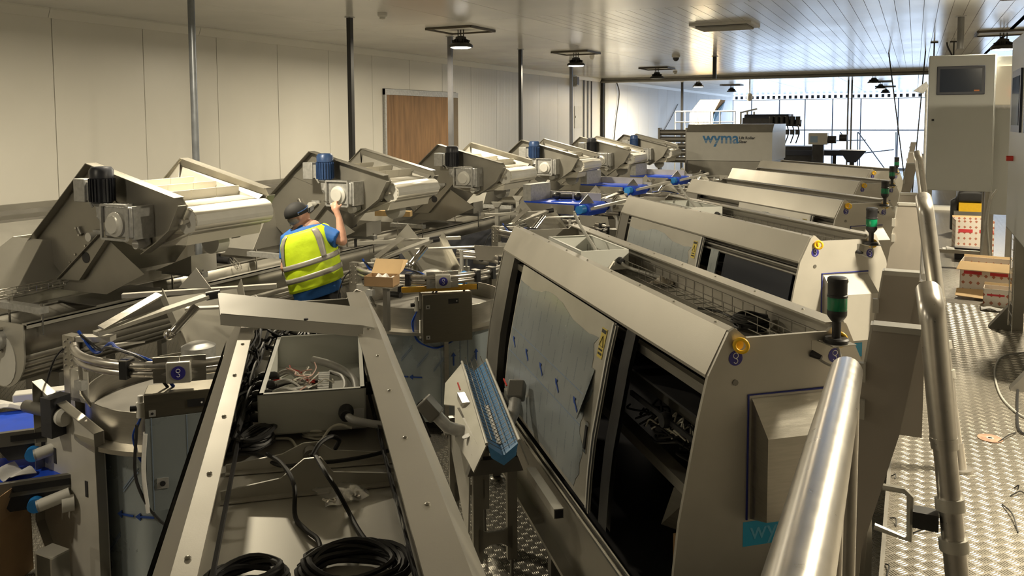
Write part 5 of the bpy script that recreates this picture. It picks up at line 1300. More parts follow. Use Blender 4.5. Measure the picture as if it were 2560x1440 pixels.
ulabs = ['tapered steel upright with the C-shaped strap bolted to it', 'tapered steel upright beside the first elbow post', 'tapered steel upright by the second elbow post', 'tapered steel upright next after the second elbow post', 'far tapered steel upright beside the tall control cabinet', 'farther tapered steel upright silhouetted against the glazing', 'last small tapered steel upright before the glazing']
for Y, l in zip((2.30, 3.15, 5.75, 6.55, 11.0, 14.7, 21.0), ulabs):
    c = up_plate(Y, l)
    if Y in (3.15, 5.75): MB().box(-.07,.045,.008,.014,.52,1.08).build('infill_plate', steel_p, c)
def tubes(name, label, parts_, rings=()):
    c = thing(name, label, 'handrail', (0,0,0), 0, 'walkway handrail tubes')
    for nm, pts, r in parts_: MB().tube(pts, r, 24).build(nm, tubem, c)
    for p, d, r in rings: MB().cyl(Vector(p)-Vector(d)*.012, Vector(p)+Vector(d)*.012, r, n=24).build('joint_ring', tubem, c)
    return c
def bend(p0, p1, p2, r, n=8):
    p0, p1, p2 = map(Vector, (p0, p1, p2)); a = p1+(p0-p1).normalized()*r; b = p1+(p2-p1).normalized()*r
    return [p0] + [a.lerp(p1, t).lerp(p1.lerp(b, t), t) for t in [i/n for i in range(n+1)]] + [p2]
# near rail: comes from beside the camera, turns down into its post
A1 = gd(2116, 930, 2.0); A0 = gd(1998, 1440, .92); dA = (A1-A0).normalized(); A00 = A0-dA*.30
foot = V(A1.x, A1.y+.02, PZ)
ta = tubes('handrail', 'thick brushed handrail tube reaching past the nearest cabinet end', [('top_tube', [A00, A0, A0.lerp(A1,.5), A1], .038)])
MB().lathe([(.038,0),(.036,.014),(.026,.022),(.004,.026)], A1, dA, 24).build('end_cap', tubem, ta)
q0 = A1-dA*.55; MB().cyl(q0-V(0,0,.02), V(q0.x,q0.y,PZ), .022, n=16).build('support_post', tubem, ta)
MB().sphere(q0-V(0,0,.055), .032, 14, .8).build('saddle', tubem, ta)
q1 = A1-dA*.10+V(.012,0,0); MB().cyl(q1-V(0,0,.02), V(q1.x,q1.y,PZ), .022, n=16).build('support_post', tubem, ta)
MB().cyl((q1.x,q1.y,PZ),(q1.x,q1.y,PZ+.012),.055,n=18).build('post_foot', tubem, ta)
def elbow_post(px, py, d, pxb, pyb, label, clamp=True, s=1.0):
    T = gd(px, py, d); Bq = gd(pxb, pyb, d*.985); dirv = (Bq-T).normalized(); F_ = T+dirv*((PZ-T.z)/dirv.z)
    c = thing('elbow_post', label, 'handrail', (F_.x, F_.y, PZ), 0, 'elbow posts of the walkway guard rail'); o = V(F_.x, F_.y, PZ); t = T-o
    bk = t+V(-.008,.11,.035)
    MB().tube(bend(bk, t, t*.62, .035), .038*s, 24).build('elbow', tubem, c)
    MB().tube([t*.66, V(0,0,0)], .032*s, 24).build('post_tube', tubem, c)
    MB().tube([t*.10, V(0,0,0)], .038*s, 24).build('foot_sleeve', tubem, c)
    dn = (-t).normalized()
    for f in (.645,): MB().cyl(t*f-dn*.006, t*f+dn*.006, .040*s, n=24).build('weld_ring', tubem, c)
    MB().cyl((0,0,0),(0,0,.012),.06,n=20).build('base_flange', tubem, c)
    if clamp:
        for f in (.47,.36): MB().cyl(t*f-dn*.018, t*f+dn*.018, .041*s, n=24).build('clamp_ring', steel_w, c)
        h = t*.415; MB().beam(h+V(-.105,0,.0), h+V(-.035,0,0), .05, .05).build('rubber_block', rubber, c)
        st = V(-.115,0,0); hh = .075
        MB().tube([h+V(-.19,.0,hh), h+V(-.13,0,hh), h+V(-.112,0,hh-.015), h+V(-.112,0,-hh), h+V(-.21,0,-hh+.02)], .011, 8).build('strap_handle', steel_w, c)
    return c
elbow_post(2329, 775, 2.45, 2392, 1440, 'first elbow post of the walkway rail, with two clamp rings')
elbow_post(2313, 520, 3.95, 2352, 830, 'second elbow post of the walkway rail, nearer the control cabinet')
elbow_post(2296, 395, 7.6, 2310, 500, 'third elbow post of the walkway rail, small and far off', True)
rl = MB().tube([V(.075,5.6,1.62), V(.075,23,1.62)], .022, 10); one('lower_rail', rl, steel_d, 'dark lower rail tube running along the walkway edge', 'handrail')

# ================================================================ control cabinets by the walkway
cab_p = mat('cabinet_grey', (.40,.415,.405), .42, 0, .03, 2)
YB = 10.0
def gyl(px, py): q = gy(px, py, YB); return q.x, q.z
x0, zt = gyl(2324, 140); x1, zb = gyl(2480, 480)
tc_ = thing('control_cabinet', 'tall grey control cabinet with dark touch screen on the walkway', 'cabinet', ((x0+x1)/2, YB, PZ))
hw = (x1-x0)/2; b0_, t0_ = zb-PZ, zt-PZ
MB().box(-hw,hw,0,.42,b0_,t0_).build('body', cab_p, tc_, bevel=.006)
dr = MB().box(-hw+.005,hw-.012,-.02,0,b0_+.005,t0_-.005).build('door', cab_p, tc_, bevel=.004)
sx0, sz1 = gyl(2343, 167); sx1, sz0 = gyl(2461, 236); cxm = tc_.location.x
sc = MB().box(sx0-cxm,sx1-cxm,-.035,-.02,sz0-PZ,sz1-PZ).build('screen_bezel', frame_m, dr, bevel=.006)
MB().box(sx0-cxm+.03,sx1-cxm-.03,-.037,-.035,sz0-PZ+.03,sz1-PZ-.03).build('touch_screen', screen_m, dr)
MB().box(sx1-cxm-.10,sx1-cxm-.05,-.039,-.037,sz0-PZ+.035,sz0-PZ+.05).build('orange_sticker', orange_pl, dr)
lx, lz = gyl(2332, 300); MB().box(lx-cxm-.012,lx-cxm+.012,-.024,-.02,lz-PZ-.01,lz-PZ+.012).build('door_lock', dark_in, dr); MB().cyl((lx-cxm,-.02,lz-PZ-.05),(lx-cxm,-.026,lz-PZ-.05),.012,n=12).build('door_lock', galv, dr)
for x in (-hw+.04, hw-.04):
    for y in (.04,.38): MB().box(x-.025,x+.025,y-.025,y+.025,0,b0_).build('leg', steel, tc_)
MB().beam((-hw+.04,.38,.15),(hw-.04,.38,.15),.04,.04).build('stand_tie', steel, tc_)
n0, nzt = gyl(2482, 140); n1, nzb = gyl(2522, 480)
nc = thing('control_cabinet', 'narrow grey cabinet joined to the touch screen cabinet, with red stop button', 'cabinet', ((n0+n1)/2+.03, YB+.04, PZ)); hw = (n1-n0)/2+.02
MB().box(-hw,hw,0,.40,nzb-PZ-.25,nzt-PZ).build('body', cab_p, nc, bevel=.004)
dx0, dz1 = gyl(2485, 166); dx1, dz0 = gyl(2518, 262)
MB().box(-hw+.01,hw-.01,-.03,0,dz0-PZ,dz1-PZ).build('panel_door', cream, nc); MB().box(-hw+.01,hw-.01,-.012,0,dz0-PZ-.04,dz0-PZ).build('panel_shadow_strip', galv, nc)
rb = MB().cyl((hw-.02,-.03,dz0-PZ+.08),(hw-.02,-.075,dz0-PZ+.08),.022,n=14).build('stop_button', red_pl, nc)
for x in (-hw+.03, hw-.03): MB().box(x-.025,x+.025,.03,.08,0,nzb-PZ-.25).build('leg', steel, nc)
tcab = thing('control_cabinet', 'grey cabinet with window panels standing edge-on at the walkway right', 'cabinet', (.66, 5.6, PZ))
MB().box(0,.5,0,1.85,.80,2.25).build('body', cab_p, tcab, bevel=.006)
MB().prism([(0,0,.80),(.5,0,.80),(.5,0,.62),(.18,0,.62)], (0,1.85,0)).build('sloped_base', cab_p, tcab)
for y in (.25, 1.05):
    fr = MB().box(-.015,0,y,y+.55,1.55,2.0).build('window_frame', frame_m, tcab); MB().box(-.018,-.015,y+.05,y+.50,1.6,1.95).build('window_glass', screen_m, fr)
MB().box(-.02,0,.05,.10,.75,2.2).build('door_edge', white_pl, tcab)
MB().cyl((-.0,1.5,1.35),(-.045,1.5,1.35),.02,n=12).build('stop_button', red_pl, tcab)
for y in (.1, 1.75):
    l = MB().box(.05,.13,y-.04,y+.04,.0,.80).build('leg', steel, tcab)
    MB().prism([(.05,y-.04,.0),(-.10,y-.04,.0),(-.10,y-.04,.01),(.05,y-.04,.22)], (0,.08,0)).build('foot_gusset', steel_d, l)
MB().box(.30,.38,.1,1.75,.0,.75).build('rear_leg_plate', steel, tcab)
ms = MB()
for i in range(9): ms.tube([(.02,1.35,.10+i*.08),(.02,1.62,.10+i*.08)], .003, 5)
for y in (1.35,1.62): ms.tube([(.02,y,.06),(.02,y,.78)], .004, 6)
ms.build('wire_ladder', chrome, tcab)
# black trunk and bag seen beneath the cabinets
bt = thing('equipment_case', 'dark blue equipment case seen beneath the touch screen cabinet', 'case', (.42, 16.5, PZ)); MB().box(-.35,.35,0,.5,.42,1.0).build('case_body', mat('navy_case', (.012,.016,.03), .5), bt, bevel=.02); MB().box(-.33,.33,.02,.48,.0,.06).build('case_base', white_pl, bt)
for x in (-.3,.3): MB().box(x-.02,x+.02,.1,.4,.06,.42).build('case_leg', steel_d, bt)
bt2 = thing('tool_bag', 'black tool bag on a yellow box beneath the touch screen cabinet', 'bag', (.72, 13.2, PZ))
g_ = MB(); g_.box(-.16,.16,-.12,.14,.46,.62); g_.box(-.10,.14,-.08,.10,.60,.70); g_.box(-.24,-.14,-.05,.10,.05,.50); remesh(g_.build('bag_body', rubber, bt2), .03, 3); MB().box(-.14,.2,-.15,.15,.34,.46).build('yellow_box', yellow, bt2); MB().box(-.2,.2,-.15,.2,0,.34).build('box_stand', steel_d, bt2)

# ================================================================ cartons and debris on the walkway
def carton_mat():
    m = bpy.data.materials.new('printed_carton'); m.use_nodes = True; nt = m.node_tree; N = nt.nodes.new; L = nt.links.new; P = nt.nodes['Principled BSDF']; P.inputs['Roughness'].default_value = .8
    tc = N('ShaderNodeTexCoord'); sp = N('ShaderNodeSeparateXYZ'); L(tc.outputs['Object'], sp.inputs[0])
    def M(op, a, b=None):
        n = N('ShaderNodeMath'); n.operation = op
        for i, q in enumerate((a, b)):
            if q is None: continue
            if isinstance(q, (int, float)): n.inputs[i].default_value = q
            else: L(q, n.inputs[i])
        return n.outputs[0]
    h = M('ADD', sp.outputs[0], sp.outputs[1])
    a = M('ABSOLUTE', M('SUBTRACT', M('FRACT', M('DIVIDE', h, .062)), .5)); b = M('ABSOLUTE', M('SUBTRACT', M('FRACT', M('DIVIDE', sp.outputs[2], .07)), .5))
    d = M('LESS_THAN', M('ADD', a, b), .26)
    mx = N('ShaderNodeMixRGB'); L(d, mx.inputs[0]); mx.inputs[1].default_value = (.70,.64,.57,1); mx.inputs[2].default_value = (.42,.16,.10,1); L(mx.outputs[0], P.inputs['Base Color']); return m
cprint = carton_mat(); band_red = mat('carton_red', (.55,.04,.05), .7, 0, .05)
def carton(px, py, w_, d_, h_, rot, label, flap=0, z=PZ):
    p = gz(px, py, z); c = thing('printed_carton', label, 'carton', (p.x, p.y+d_/2, z), rot, 'red-printed cartons on the walkway')
    for a in ((-w_/2,w_/2,-d_/2,-d_/2+.005),(-w_/2,w_/2,d_/2-.005,d_/2),(-w_/2,-w_/2+.005,-d_/2,d_/2),(w_/2-.005,w_/2,-d_/2,d_/2)): MB().box(*a,0,h_).build('carton_wall', cprint, c)
    MB().box(-w_/2,w_/2,-d_/2,d_/2,0,.005).build('carton_base', card_in, c)
    for x0, x1 in ((-w_*.42,-w_*.05),(w_*.12,w_*.48)): MB().box(x0,x1,-d_/2-.002,-d_/2,h_*.62,h_*.72).build('red_band', band_red, c)
    if flap: MB().prism([(-w_/2,-d_/2,h_),(w_/2,-d_/2,h_),(w_/2+.02,-d_/2-flap,h_-.06),(-w_/2-.02,-d_/2-flap,h_-.06)], (0,0,.005)).build('carton_flap', card_in, c)
    MB().prism([(-w_/2,d_/2,h_),(w_/2,d_/2,h_),(w_/2,d_/2+.02,h_+.02),(-w_/2,d_/2+.02,h_+.02)], (0,.005,0)).build('carton_flap', card_in, c)
    return c
carton(2432, 632, .42, .34, .40, math.radians(4), 'open printed carton with two red bands under the touch screen cabinet')
carton(2466, 738, .40, .34, .30, math.radians(-8), 'open printed carton with a picture panel beside the cabinet leg', .12)
carton(2520, 772, .36, .20, .16, math.radians(-6), 'low printed carton with red bands, nearest the cabinet foot')
p = gz(2497, 735, PZ); pp = thing('picture_card', 'brown and white picture card leaning on the middle carton', 'card', (p.x, p.y-.03, PZ)); MB().prism([(0,0,0),(.16,0,0),(.17,.03,.26),(.01,.03,.26)], (0,.004,0)).build('card', paper, pp); MB().prism([(.005,-.001,.01),(.155,-.001,.01),(.160,.018,.16),(.012,.018,.16)], (0,-.002,0)).build('printed_picture', mat('picture_brown', (.38,.20,.07), .6, 0, .5, 12), pp)
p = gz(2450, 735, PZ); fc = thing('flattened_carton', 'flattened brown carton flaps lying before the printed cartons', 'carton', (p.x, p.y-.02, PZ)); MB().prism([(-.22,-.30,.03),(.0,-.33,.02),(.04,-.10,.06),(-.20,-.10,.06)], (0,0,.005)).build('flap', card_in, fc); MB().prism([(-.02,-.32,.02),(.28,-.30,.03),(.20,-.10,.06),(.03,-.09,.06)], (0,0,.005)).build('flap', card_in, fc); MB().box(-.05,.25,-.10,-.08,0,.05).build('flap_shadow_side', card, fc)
for px, py, m_, lab, hh in ((2418,650,black_pl,'black tool case with yellow label on the walkway', .14),(2440,612,MATS['grey_actuator'],'dark grey tool case standing behind the black one', .22)):
    p = gz(px, py, PZ); c = thing('tool_case', lab, 'case', (p.x, p.y+.08, PZ)); MB().box(-.13,.13,-.09,.09,0,hh).build('case_body', m_, c, bevel=.008)
    if hh < .2: MB().box(.03,.12,-.093,-.09,.03,.10).build('yellow_label', yellow, c)
    else: MB().box(-.12,.12,-.08,.08,hh,hh+.015).build('case_lid', white_pl, c)
p = gz(2408, 640, PZ); bk_ = one('paper_stack', MB().box(-.16,.12,-.10,.10,0,.03).box(-.12,.14,-.12,.08,.03,.05), paper, 'stack of white booklets beside the black tool case', 'papers'); bk_.location = (p.x-.05, p.y+.35, PZ)
p = gz(2492, 778, PZ); rg = MB().sheet(lambda a, b: V(-.12+.24*a, -.05+.11*b*(1-.5*a), .006+.02*abs(math.sin(6*a+3*b))), 14, 8, (0,0,1), .003); o = one('white_rag', rg, paper, 'crumpled white rag on the walkway before the cartons', 'rag'); o.location = (p.x, p.y, PZ)
p = gz(2475, 1097, PZ); cdk = thing('cutting_disc', 'thin reddish cutting disc lying on the walkway', 'disc', (p.x, p.y, PZ)); MB().lathe([(.010,.001),(.058,.001),(.058,.0045),(.010,.0045)], (0,0,0), n=32, caps=False).build('disc', mat('disc_rust', (.33,.20,.14), .6, .2, .3, 40), cdk); MB().lathe([(.010,.0045),(.018,.005),(.018,.0055),(.010,.0055)], (0,0,0), n=20, caps=False).build('disc_bush', galv, cdk)
deb = [((2505,1260),(2545,1330)),((2525,1240),(2560,1232)),((2225,1295),(2240,1315)),((2280,1333),(2345,1325)),((2213,1410),(2217,1440)),((2495,1105),(2540,1082)),((2228,1190),(2238,1196)),((2535,1220),(2545,1222))]
for i, (a, b) in enumerate(deb):
    A, B = gz(*a, PZ+.004), gz(*b, PZ+.004); M_ = A.lerp(B,.5)+V(.01,.01,.012)
    one('cable_tie', MB().tube(spline([A, M_, B], 5), .0028, 6), rubber, 'clipped black cable tie lying on the near walkway plate', 'cable tie', 'clipped cable ties on the walkway')
def wk(name, pts, r, m_, label, cat='cable'): return one(name, MB().tube(spline([gz(x, y, z) for x, y, z in pts], 8), r, 8), m_, label, cat)
wk('floor_cable', [(2575,880,PZ+.01),(2510,890,PZ+.01),(2487,925,PZ+.01),(2500,985,PZ+.01),(2540,1030,PZ+.01),(2580,1050,PZ+.01)], .006, grey_cable, 'thin grey cable looping over the walkway plate')
wk('floor_cable', [(2580,900,PZ+.01),(2548,960,PZ+.01),(2543,1030,PZ+.01),(2548,1075,PZ+.01),(2580,1090,PZ+.01)], .007, rubber, 'black cable looping over the walkway plate')
for pts, lab in (([(2478,478),(2466,540),(2456,610),(2452,648)], 'pale hose hanging from the narrow cabinet to the cartons'), ([(2492,474),(2476,500),(2468,560),(2474,640)], 'second pale hose looping beside the narrow cabinet')):
    one('hanging_hose', MB().tube(spline([gy(x, y, 9.93) for x, y in pts], 8), .010, 8), grey_cable, lab, 'hose')
# ================================================================ sizing line in the background
blue_txt = mat('maker_blue', (.045,.22,.50), .5, 0, 0); dark_txt = mat('dark_lettering', (.06,.06,.065), .5, 0, 0)
YS = 20.0
def g2(px, py, Y=YS): q = gy(px, py, Y); return q.x, q.z
a0, zt = g2(1716, 311); a1, zm = g2(1931, 331); _, zb = g2(1931, 404)
sz = thing('roller_sizer', 'pale roller sizer housing lettered in blue behind the cabinets', 'machine', ((a0+a1)/2, YS, 0)); hw = (a1-a0)/2; ox = (a0+a1)/2
hs = mat('sizer_housing', (.56,.55,.51), .45, .2, .03)
MB().box(-hw,hw,0,2.2,zb,zm).build('front_housing', hs, sz)
MB().prism([(-hw,0,zm),(-hw+.02,.12,zt),(-hw+.02,2.1,zt),(-hw,2.2,zm)], (2*hw,0,0)).build('top_housing', steel, sz)
MB().box(-hw+.03,hw-.02,.05,2.1,.4,zb).build('lower_body', el_steel, sz)
for x in (-hw+.1, hw-.1):
    for y in (.15, 2.0): MB().box(x-.04,x+.04,y-.04,y+.04,0,.4).build('leg', steel_d, sz)
tx, tz = g2(1757, 357); text('wordmark', 'wyma', .37, blue_txt, sz, basis((tx-ox,-.004,tz), (1,0,0), (0,0,1)), .002, bold=.02)
tx, tz = g2(1848, 348); text('caption', 'Lift Roller\nSizer', .092, dark_txt, sz, basis((tx-ox,-.004,tz), (1,0,0), (0,0,1)), .002, bold=.03)
for i in range(3):
    x_, z_ = g2(1757, 352+i*3.2); MB().box(tx-ox-1.0+.05,tx-ox-.06,-.0075,-.0065,z_-.006,z_+.004).build('wordmark_stripe', hs, sz)
# stepped feed rollers at its left
sr = thing('feed_rollers', 'stack of grey feed rollers between the last elevator and the sizer', 'rollers', (a0-.35, YS+.2, 0))
for i in range(5): MB().cyl((-.35,0,2.28-i*.17),(.30,0,2.28-i*.17),.075,n=14).build('roller', steel_d, sr)
MB().box(-.4,-.35,-.1,.1,0,2.4).build('roller_frame', steel_d, sr); MB().box(.30,.35,-.1,.1,0,2.4).build('roller_frame', steel_d, sr)
# hooded hopper with orange-lit top
YH = 27.0; h0, hz = g2(1724, 305, YH); h1, hz1 = g2(1782, 283, YH); _, hz2 = g2(1724, 250, YH)
hp = thing('hooded_hopper', 'tan-topped hopper hood with maker lettering beyond the sizer', 'machine', (h0, YH, 0)); W_ = h1-h0
MB().box(0,W_,0,1.0,1.3,hz1).build('hopper_body', hs, hp)
MB().prism([(0,0,hz1),(.30,.2,hz2),(W_+.20,.2,hz2),(W_,0,hz1)], (0,.8,0)).build('hood', mat('tan_hood', (.40,.27,.12), .65, 0, .05), hp)
MB().prism([(W_+.001,0,hz1-.35),(W_+.001,.8,hz1-.35),(W_+.20,.9,hz2-.05),(W_+.03,.1,hz1)], (.01,0,0)).build('blue_side', blue_pl, hp)
text('lettering', 'wyma', .22, dark_txt, hp, basis((.12,-.004,hz1-.38), (1,0,0), (0,0,1)), .002)
for x in (.1, W_-.1): MB().box(x-.04,x+.04,.3,.4,0,1.3).build('leg', steel_d, hp)
# gallery handrails
gr_ = thing('gallery_rail', 'thin steel gallery handrail around the hopper hood', 'handrail', (0,0,0)); YG = 26.3
zt_ = g2(1700, 279, YG)[1]; zl = g2(1700, 305, YG)[1]; xs_ = [g2(px, 290, YG)[0] for px in (1688, 1712, 1745, 1775, 1800, 1838)]
for x in xs_: MB().cyl((x,YG,0),(x,YG,zt_),.022,n=8).build('rail_post', galv, gr_)
MB().cyl((xs_[0],YG,zt_),(xs_[-1],YG,zt_),.022,n=8).build('top_rail', galv, gr_); MB().cyl((xs_[0],YG,zl),(xs_[-1],YG,zl),.018,n=8).build('mid_rail', galv, gr_)
# roller bed with hanging motors
YR = 25.0; navy = mat('dark_navy', (.018,.024,.05), .45, .1)
rb_ = thing('roller_bed', 'dark roller bed with a row of hanging motors against the glazing', 'machine', (0,0,0))
x0, z0 = g2(1862, 290, YR); x1, z1 = g2(2005, 290, YR)
for i in range(4): MB().cyl((x0,YR+i*.3,z0-.05),(x0+(x1-x0)*.78,YR+i*.3,z0-.05),.10,n=14).build('roller', navy, rb_)
MB().beam((x0-.05,YR-.1,z0-.15),(x1,YR-.1,z0-.22),.05,.20).build('side_beam', dark_in, rb_)
for i in range(6):
    xx = x0+(x1-x0)*(.50+.09*i); 
    m_ = MB().cyl((xx,YR-.25,z0-.25),(xx,YR-.25,z0-.02),.07,n=12).build('motor', black_pl, rb_); MB().box(xx-.06,xx+.06,YR-.3,YR-.2,z0-.55,z0-.40).build('gear_case', dark_in, rb_)
    MB().tube(spline([(xx,YR-.3,z0-.25),(xx+.05,YR-.34,z0-.5),(xx-.04,YR-.3,z0-.8)], 5), .018, 6).build('motor_lead', rubber, rb_)
MB().beam((g2(1850,282,YR)[0],YR,g2(1850,282,YR)[1]),(g2(1893,272,YR)[0],YR,g2(1893,272,YR)[1]),.04,.05).build('raised_arm', galv, rb_)
for px in (1852, 1868, 1885): q = g2(px, 300, YR); MB().cyl((q[0],YR,0),(q[0],YR,q[1]+.25),.03,n=8).build('leg', galv, rb_)
MB().box(x0,x1+.3,YR,YR+1.2,z0-1.6,z0-.9).build('lower_frame', dark_in, rb_)
MB().box(x0+.2,x1+1.2,YR-.2,YR+.6,z0-1.15,z0-1.0).build('catch_tray', navy, rb_)
for x in (x0+.3, x1+.9): MB().box(x-.05,x+.05,YR,YR+.1,0,z0-1.1).build('leg', dark_in, rb_)
# labelled drive box and motor
c0_, cz = g2(2021, 333, 24); c1_, cz0 = g2(2067, 362, 24)
db = thing('drive_box', 'pale drive box with a blue label and dark motor by the glazing', 'machine', (c0_, 24.0, 0)); W_ = c1_-c0_
MB().box(0,W_,0,.5,cz0,cz).build('box_body', hs, db); MB().box(.05,W_*.5,-.006,0,cz0+.06,cz-.08).build('blue_label', mat('faded_label', (.30,.42,.58), .5), db)
MB().cyl((W_,.25,(cz+cz0)/2-.02),(W_+.22,.25,(cz+cz0)/2-.02),.11,n=14).build('motor', dark_in, db); MB().cyl((W_+.3,.25,(cz+cz0)/2+.03),(W_+.5,.25,(cz+cz0)/2+.03),.10,n=14).build('motor', dark_in, db)
MB().box(.1,W_-.1,.1,.4,0,cz0).build('stand', dark_in, db)
q0, qz = g2(2098, 376, 23); q1, qz1 = g2(2165, 402, 23)
hp2 = thing('catch_hopper', 'dark blue open hopper below the glazed end', 'hopper', (q0, 23.0, 0))
MB().prism([(0,0,qz),(q1-q0,0,qz),(q1-q0-.25,0,qz1-.05),(.2,0,qz1-.05)], (0,.8,0)).build('hopper_shell', navy, hp2); MB().box(.25,.35,.3,.4,0,qz1).build('leg', dark_in, hp2)
# vertical service pair and stay wires before the glazing
sp_ = thing('service_pipes', 'pair of thin dark pipes running down before the glazing', 'pipe', (0,0,0))
for px in (2121, 2130): q = g2(px, 222, 30); MB().cyl((q[0],30,0),(q[0],30,H),.028,n=8).build('pipe', dark_metal, sp_)
for (a, b, lab) in (((2226,165),(2256,405),'slanted dark stay wire left of the control cabinet'), ((2308,190),(2290,380),'stay wire hanging by the control cabinet edge')):
    A = gy(*a, 18); B = gy(*b, 18); dv = B-A; A = A+dv*((H-A.z)/dv.z); B = A+dv*(-H/dv.z); one('stay_wire', MB().tube([A, B], .012, 6), dark_metal, lab, 'wire')
# scaffold outside the lower panes
sf = thing('scaffold', 'thin scaffold tubes standing just inside the lower glazing', 'scaffold', (0,0,0))
def st(p, q, r=.03): A = gy(*p, 44); B = gy(*q, 44); A.z = max(A.z,.0); B.z = 0.0 if q[1] > 401 else B.z; MB().cyl(A, B, r, n=8).build('scaffold_tube', alu, sf)
st((2145,330),(2218,404)); st((2085,352),(2165,350)); st((2144,330),(2144,420)); st((2100,330),(2118,352)); st((2145,384),(2235,374)); st((2240,330),(2240,420))
# wall fittings on the ribbed wall: conduits, panel outline, loudspeaker, hanging cable
for px, lab in ((1460,'thin dark conduit beside the wall access panel'),(1479,'thin dark conduit right of its twin on the ribbed wall'),(1470,'thin loose conduit between the two wall conduits')):
    q = gx(px, 260, WX+.02); one('wall_conduit', MB().cyl((q.x,q.y,0),(q.x,q.y,H-.12),.016,n=8), dark_metal, lab, 'conduit')
q = gx(1436, 265, WX); q2 = gx(1455, 320, WX); ap = thing('access_panel', 'flush access panel in the ribbed wall beside the conduits', 'panel', (WX, q.y, q2.z)); MB().box(0,.012,0,q2.y-q.y,0,q.z-q2.z).build('panel', white_pl, ap); MB().box(.012,.03,.05,.1,.3,.36).build('latch', galv, ap)
q = gx(1437, 205, WX+.06); sk_ = thing('wall_speaker', 'small grey wall loudspeaker high on the ribbed wall', 'loudspeaker', (WX, q.y, q.z)); MB().prism([(0,-.12,-.14),(.16,-.09,-.10),(.16,.09,-.10),(0,.12,-.14)], (0,0,.26)).build('speaker_box', galv, sk_); MB().box(.16,.165,-.08,.08,-.08,.14).build('speaker_grille', dark_in, sk_)
P_ = [gx(x, y, WX+.05) for x, y in ((1541,203),(1548,235),(1540,300),(1535,350))]; one('hanging_cable', MB().tube(spline(P_, 6), .02, 6), rubber, 'black cable hanging down the yellowish wall beyond the opening', 'cable')
P_ = [gx(x, y, WX+.02) for x, y in ((1695,260),(1675,300),(1655,335))]; one('stay_wire', MB().tube(P_, .012, 6), dark_metal, 'thin slanted wire on the yellowish wall', 'wire')
# small ceiling fittings above the tall cabinet
for px, py, lab in ((2336,105,'small bracket hook on the ceiling left of the pipe stub'),(2385,103,'small bracket hook on the ceiling beside the pipe stub')):
    q = gz(px, py, H); hk = thing('ceiling_hook', lab, 'hook', (q.x, q.y, H)); MB().box(-.06,.06,-.03,.03,-.02,-.001).build('hook_plate', dark_metal, hk); MB().cyl((0,0,-.02),(0,0,-.35),.012,n=8).build('hook_rod', dark_metal, hk)
q = gz(2367, 104, H); one('ceiling_cable', MB().tube(spline([(q.x,q.y,H-.01),(q.x+.02,q.y,H-.10),(q.x+.10,q.y,H-.28),(q.x+.14,q.y,H-.50)], 6), .014, 7), rubber, 'short black cable dropping from the ceiling to the tall cabinet', 'cable')
q = gy(2305, 215, 12); sc_ = thing('flood_lamp', 'grey flood lamp fixed beside the tall control cabinet', 'lamp', (q.x, 12, q.z)); MB().prism([(-.10,0,-.06),(.05,0,.06),(.08,0,.0),(.02,0,-.10)], (0,.2,0)).build('lamp_body', galv, sc_); MB().cyl((.06,.1,-.02),(.06,.1,PZ-q.z),.02,n=8).build('lamp_pole', galv, sc_)
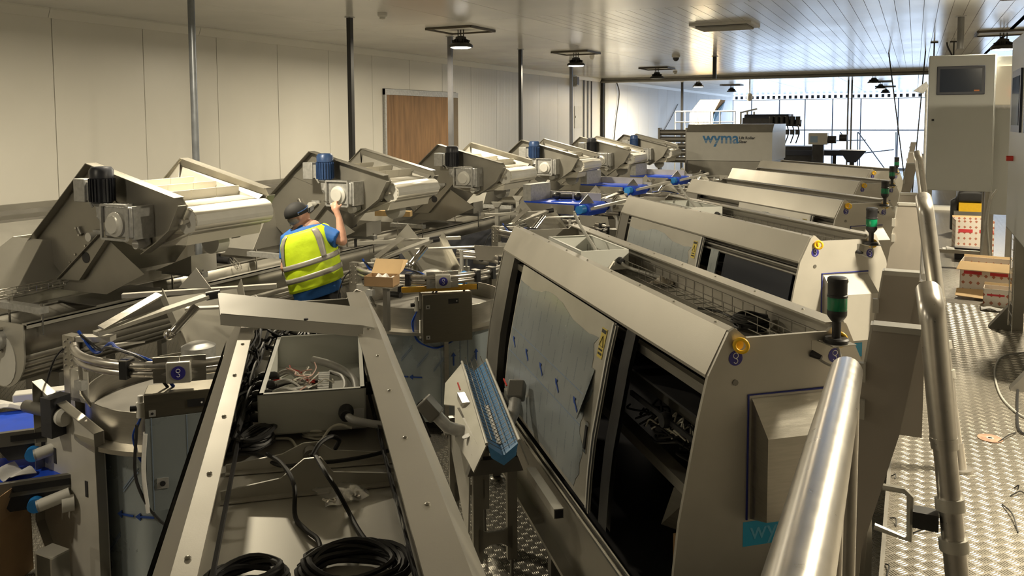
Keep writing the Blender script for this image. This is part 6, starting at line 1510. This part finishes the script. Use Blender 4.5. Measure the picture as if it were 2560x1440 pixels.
# blue valve and black hose beside the first trough
q = gz(530, 622, 1.25); vv = thing('pipe_valve', 'blue valve on a black pipe between the first two elevators', 'valve', (q.x, q.y, q.z)); MB().sphere((0,0,0), .045, 12).build('valve_cap', blue_pl, vv); MB().box(.03,.16,-.03,.03,-.03,.03).build('valve_body', white_pl, vv); MB().cyl((-.10,0,-.11),(.26,0,-.11),.04,n=12).build('valve_pipe', rubber, vv); MB().cyl((.08,0,-.11),(.08,0,-.05),.03,n=10).build('valve_neck', rubber, vv)
wb = MB(); A = gz(575,655,1.14); D_ = V(.22,-.12,-.05)
for o_ in (V(0,0,0), V(.02,.04,0), V(0,0,.04), V(.02,.04,.04)): wb.tube([A+o_, A+o_+D_], .003, 5)
for i in range(6):
    p_ = A+D_*(i/5); wb.tube([p_+V(0,0,.04), p_, p_+V(.02,.04,0), p_+V(.02,.04,.04)], .003, 5)
one('wire_tray', wb, chrome, 'short wire tray offcut hanging by the pipe valve', 'cable tray')
# timber beam under the second elevator head
A = gz(940,538,1.36); B = gz(1028,540,1.36); one('timber_beam', MB().beam(A+V(0,0,.03), B+V(0,0,.03), .09, .07), wood_m, 'pale timber beam packed under the elevator being adjusted', 'timber')
# dark blue sheet guard behind the second carousel
A, B, C_, D_ = gz(1030,590,1.06), gz(1190,560,1.06), gz(1190,625,.72), gz(1040,640,.72)
gsh = thing('blue_guard_sheet', 'dark bluish steel guard sheet behind the second carousel', 'panel', (0,0,0)); MB().box(-5.62,-5.60,A.y-.9,A.y+2.2,.45,1.0).build('sheet', mat('bluish_steel', (.20,.21,.26), .45, .3, .05), gsh)
for y in (A.y-.7, A.y+2.0): MB().box(-5.63,-5.59,y,y+.05,0,.45).build('sheet_leg', steel_d, gsh)
# long gantry beam and stanchions before the first blue belt
A = gz(1392,520,1.40); B = gz(1590,520,1.40)
gb_ = thing('gantry_beam', 'slotted steel gantry beam crossing in front of the first blue belt', 'beam', (0,0,0)); MB().beam(A, B, .06, .09).build('beam', steel_b, gb_); 
for f in (.35,.6): MB().beam(A.lerp(B,f)+V(0,-.035,0), A.lerp(B,f+.08)+V(0,-.035,0), .006, .035).build('beam_slot', dark_in, gb_)
for f in (.02,.97): q = A.lerp(B,f); MB().box(q.x-.03,q.x+.03,q.y-.02,q.y+.02,0,q.z-.04).build('stanchion', steel_d, gb_)
for i, (px, py) in enumerate(((1243,505),(1295,490))):
    q = gz(px, py, 1.36); o = thing('support_stanchion', 'slim steel stanchion propping the brightly lit elevator', 'stanchion', (q.x, q.y, 0), 0, 'stanchions under the lit elevator'); MB().box(-.03,.03,-.025,.025,0,1.34).build('upright', steel_w, o); MB().prism([(-.09,-.03,1.36),(.09,-.03,1.36),(.03,-.03,1.28),(-.03,-.03,1.28)], (0,.06,0)).build('head_plate', steel_w, o)
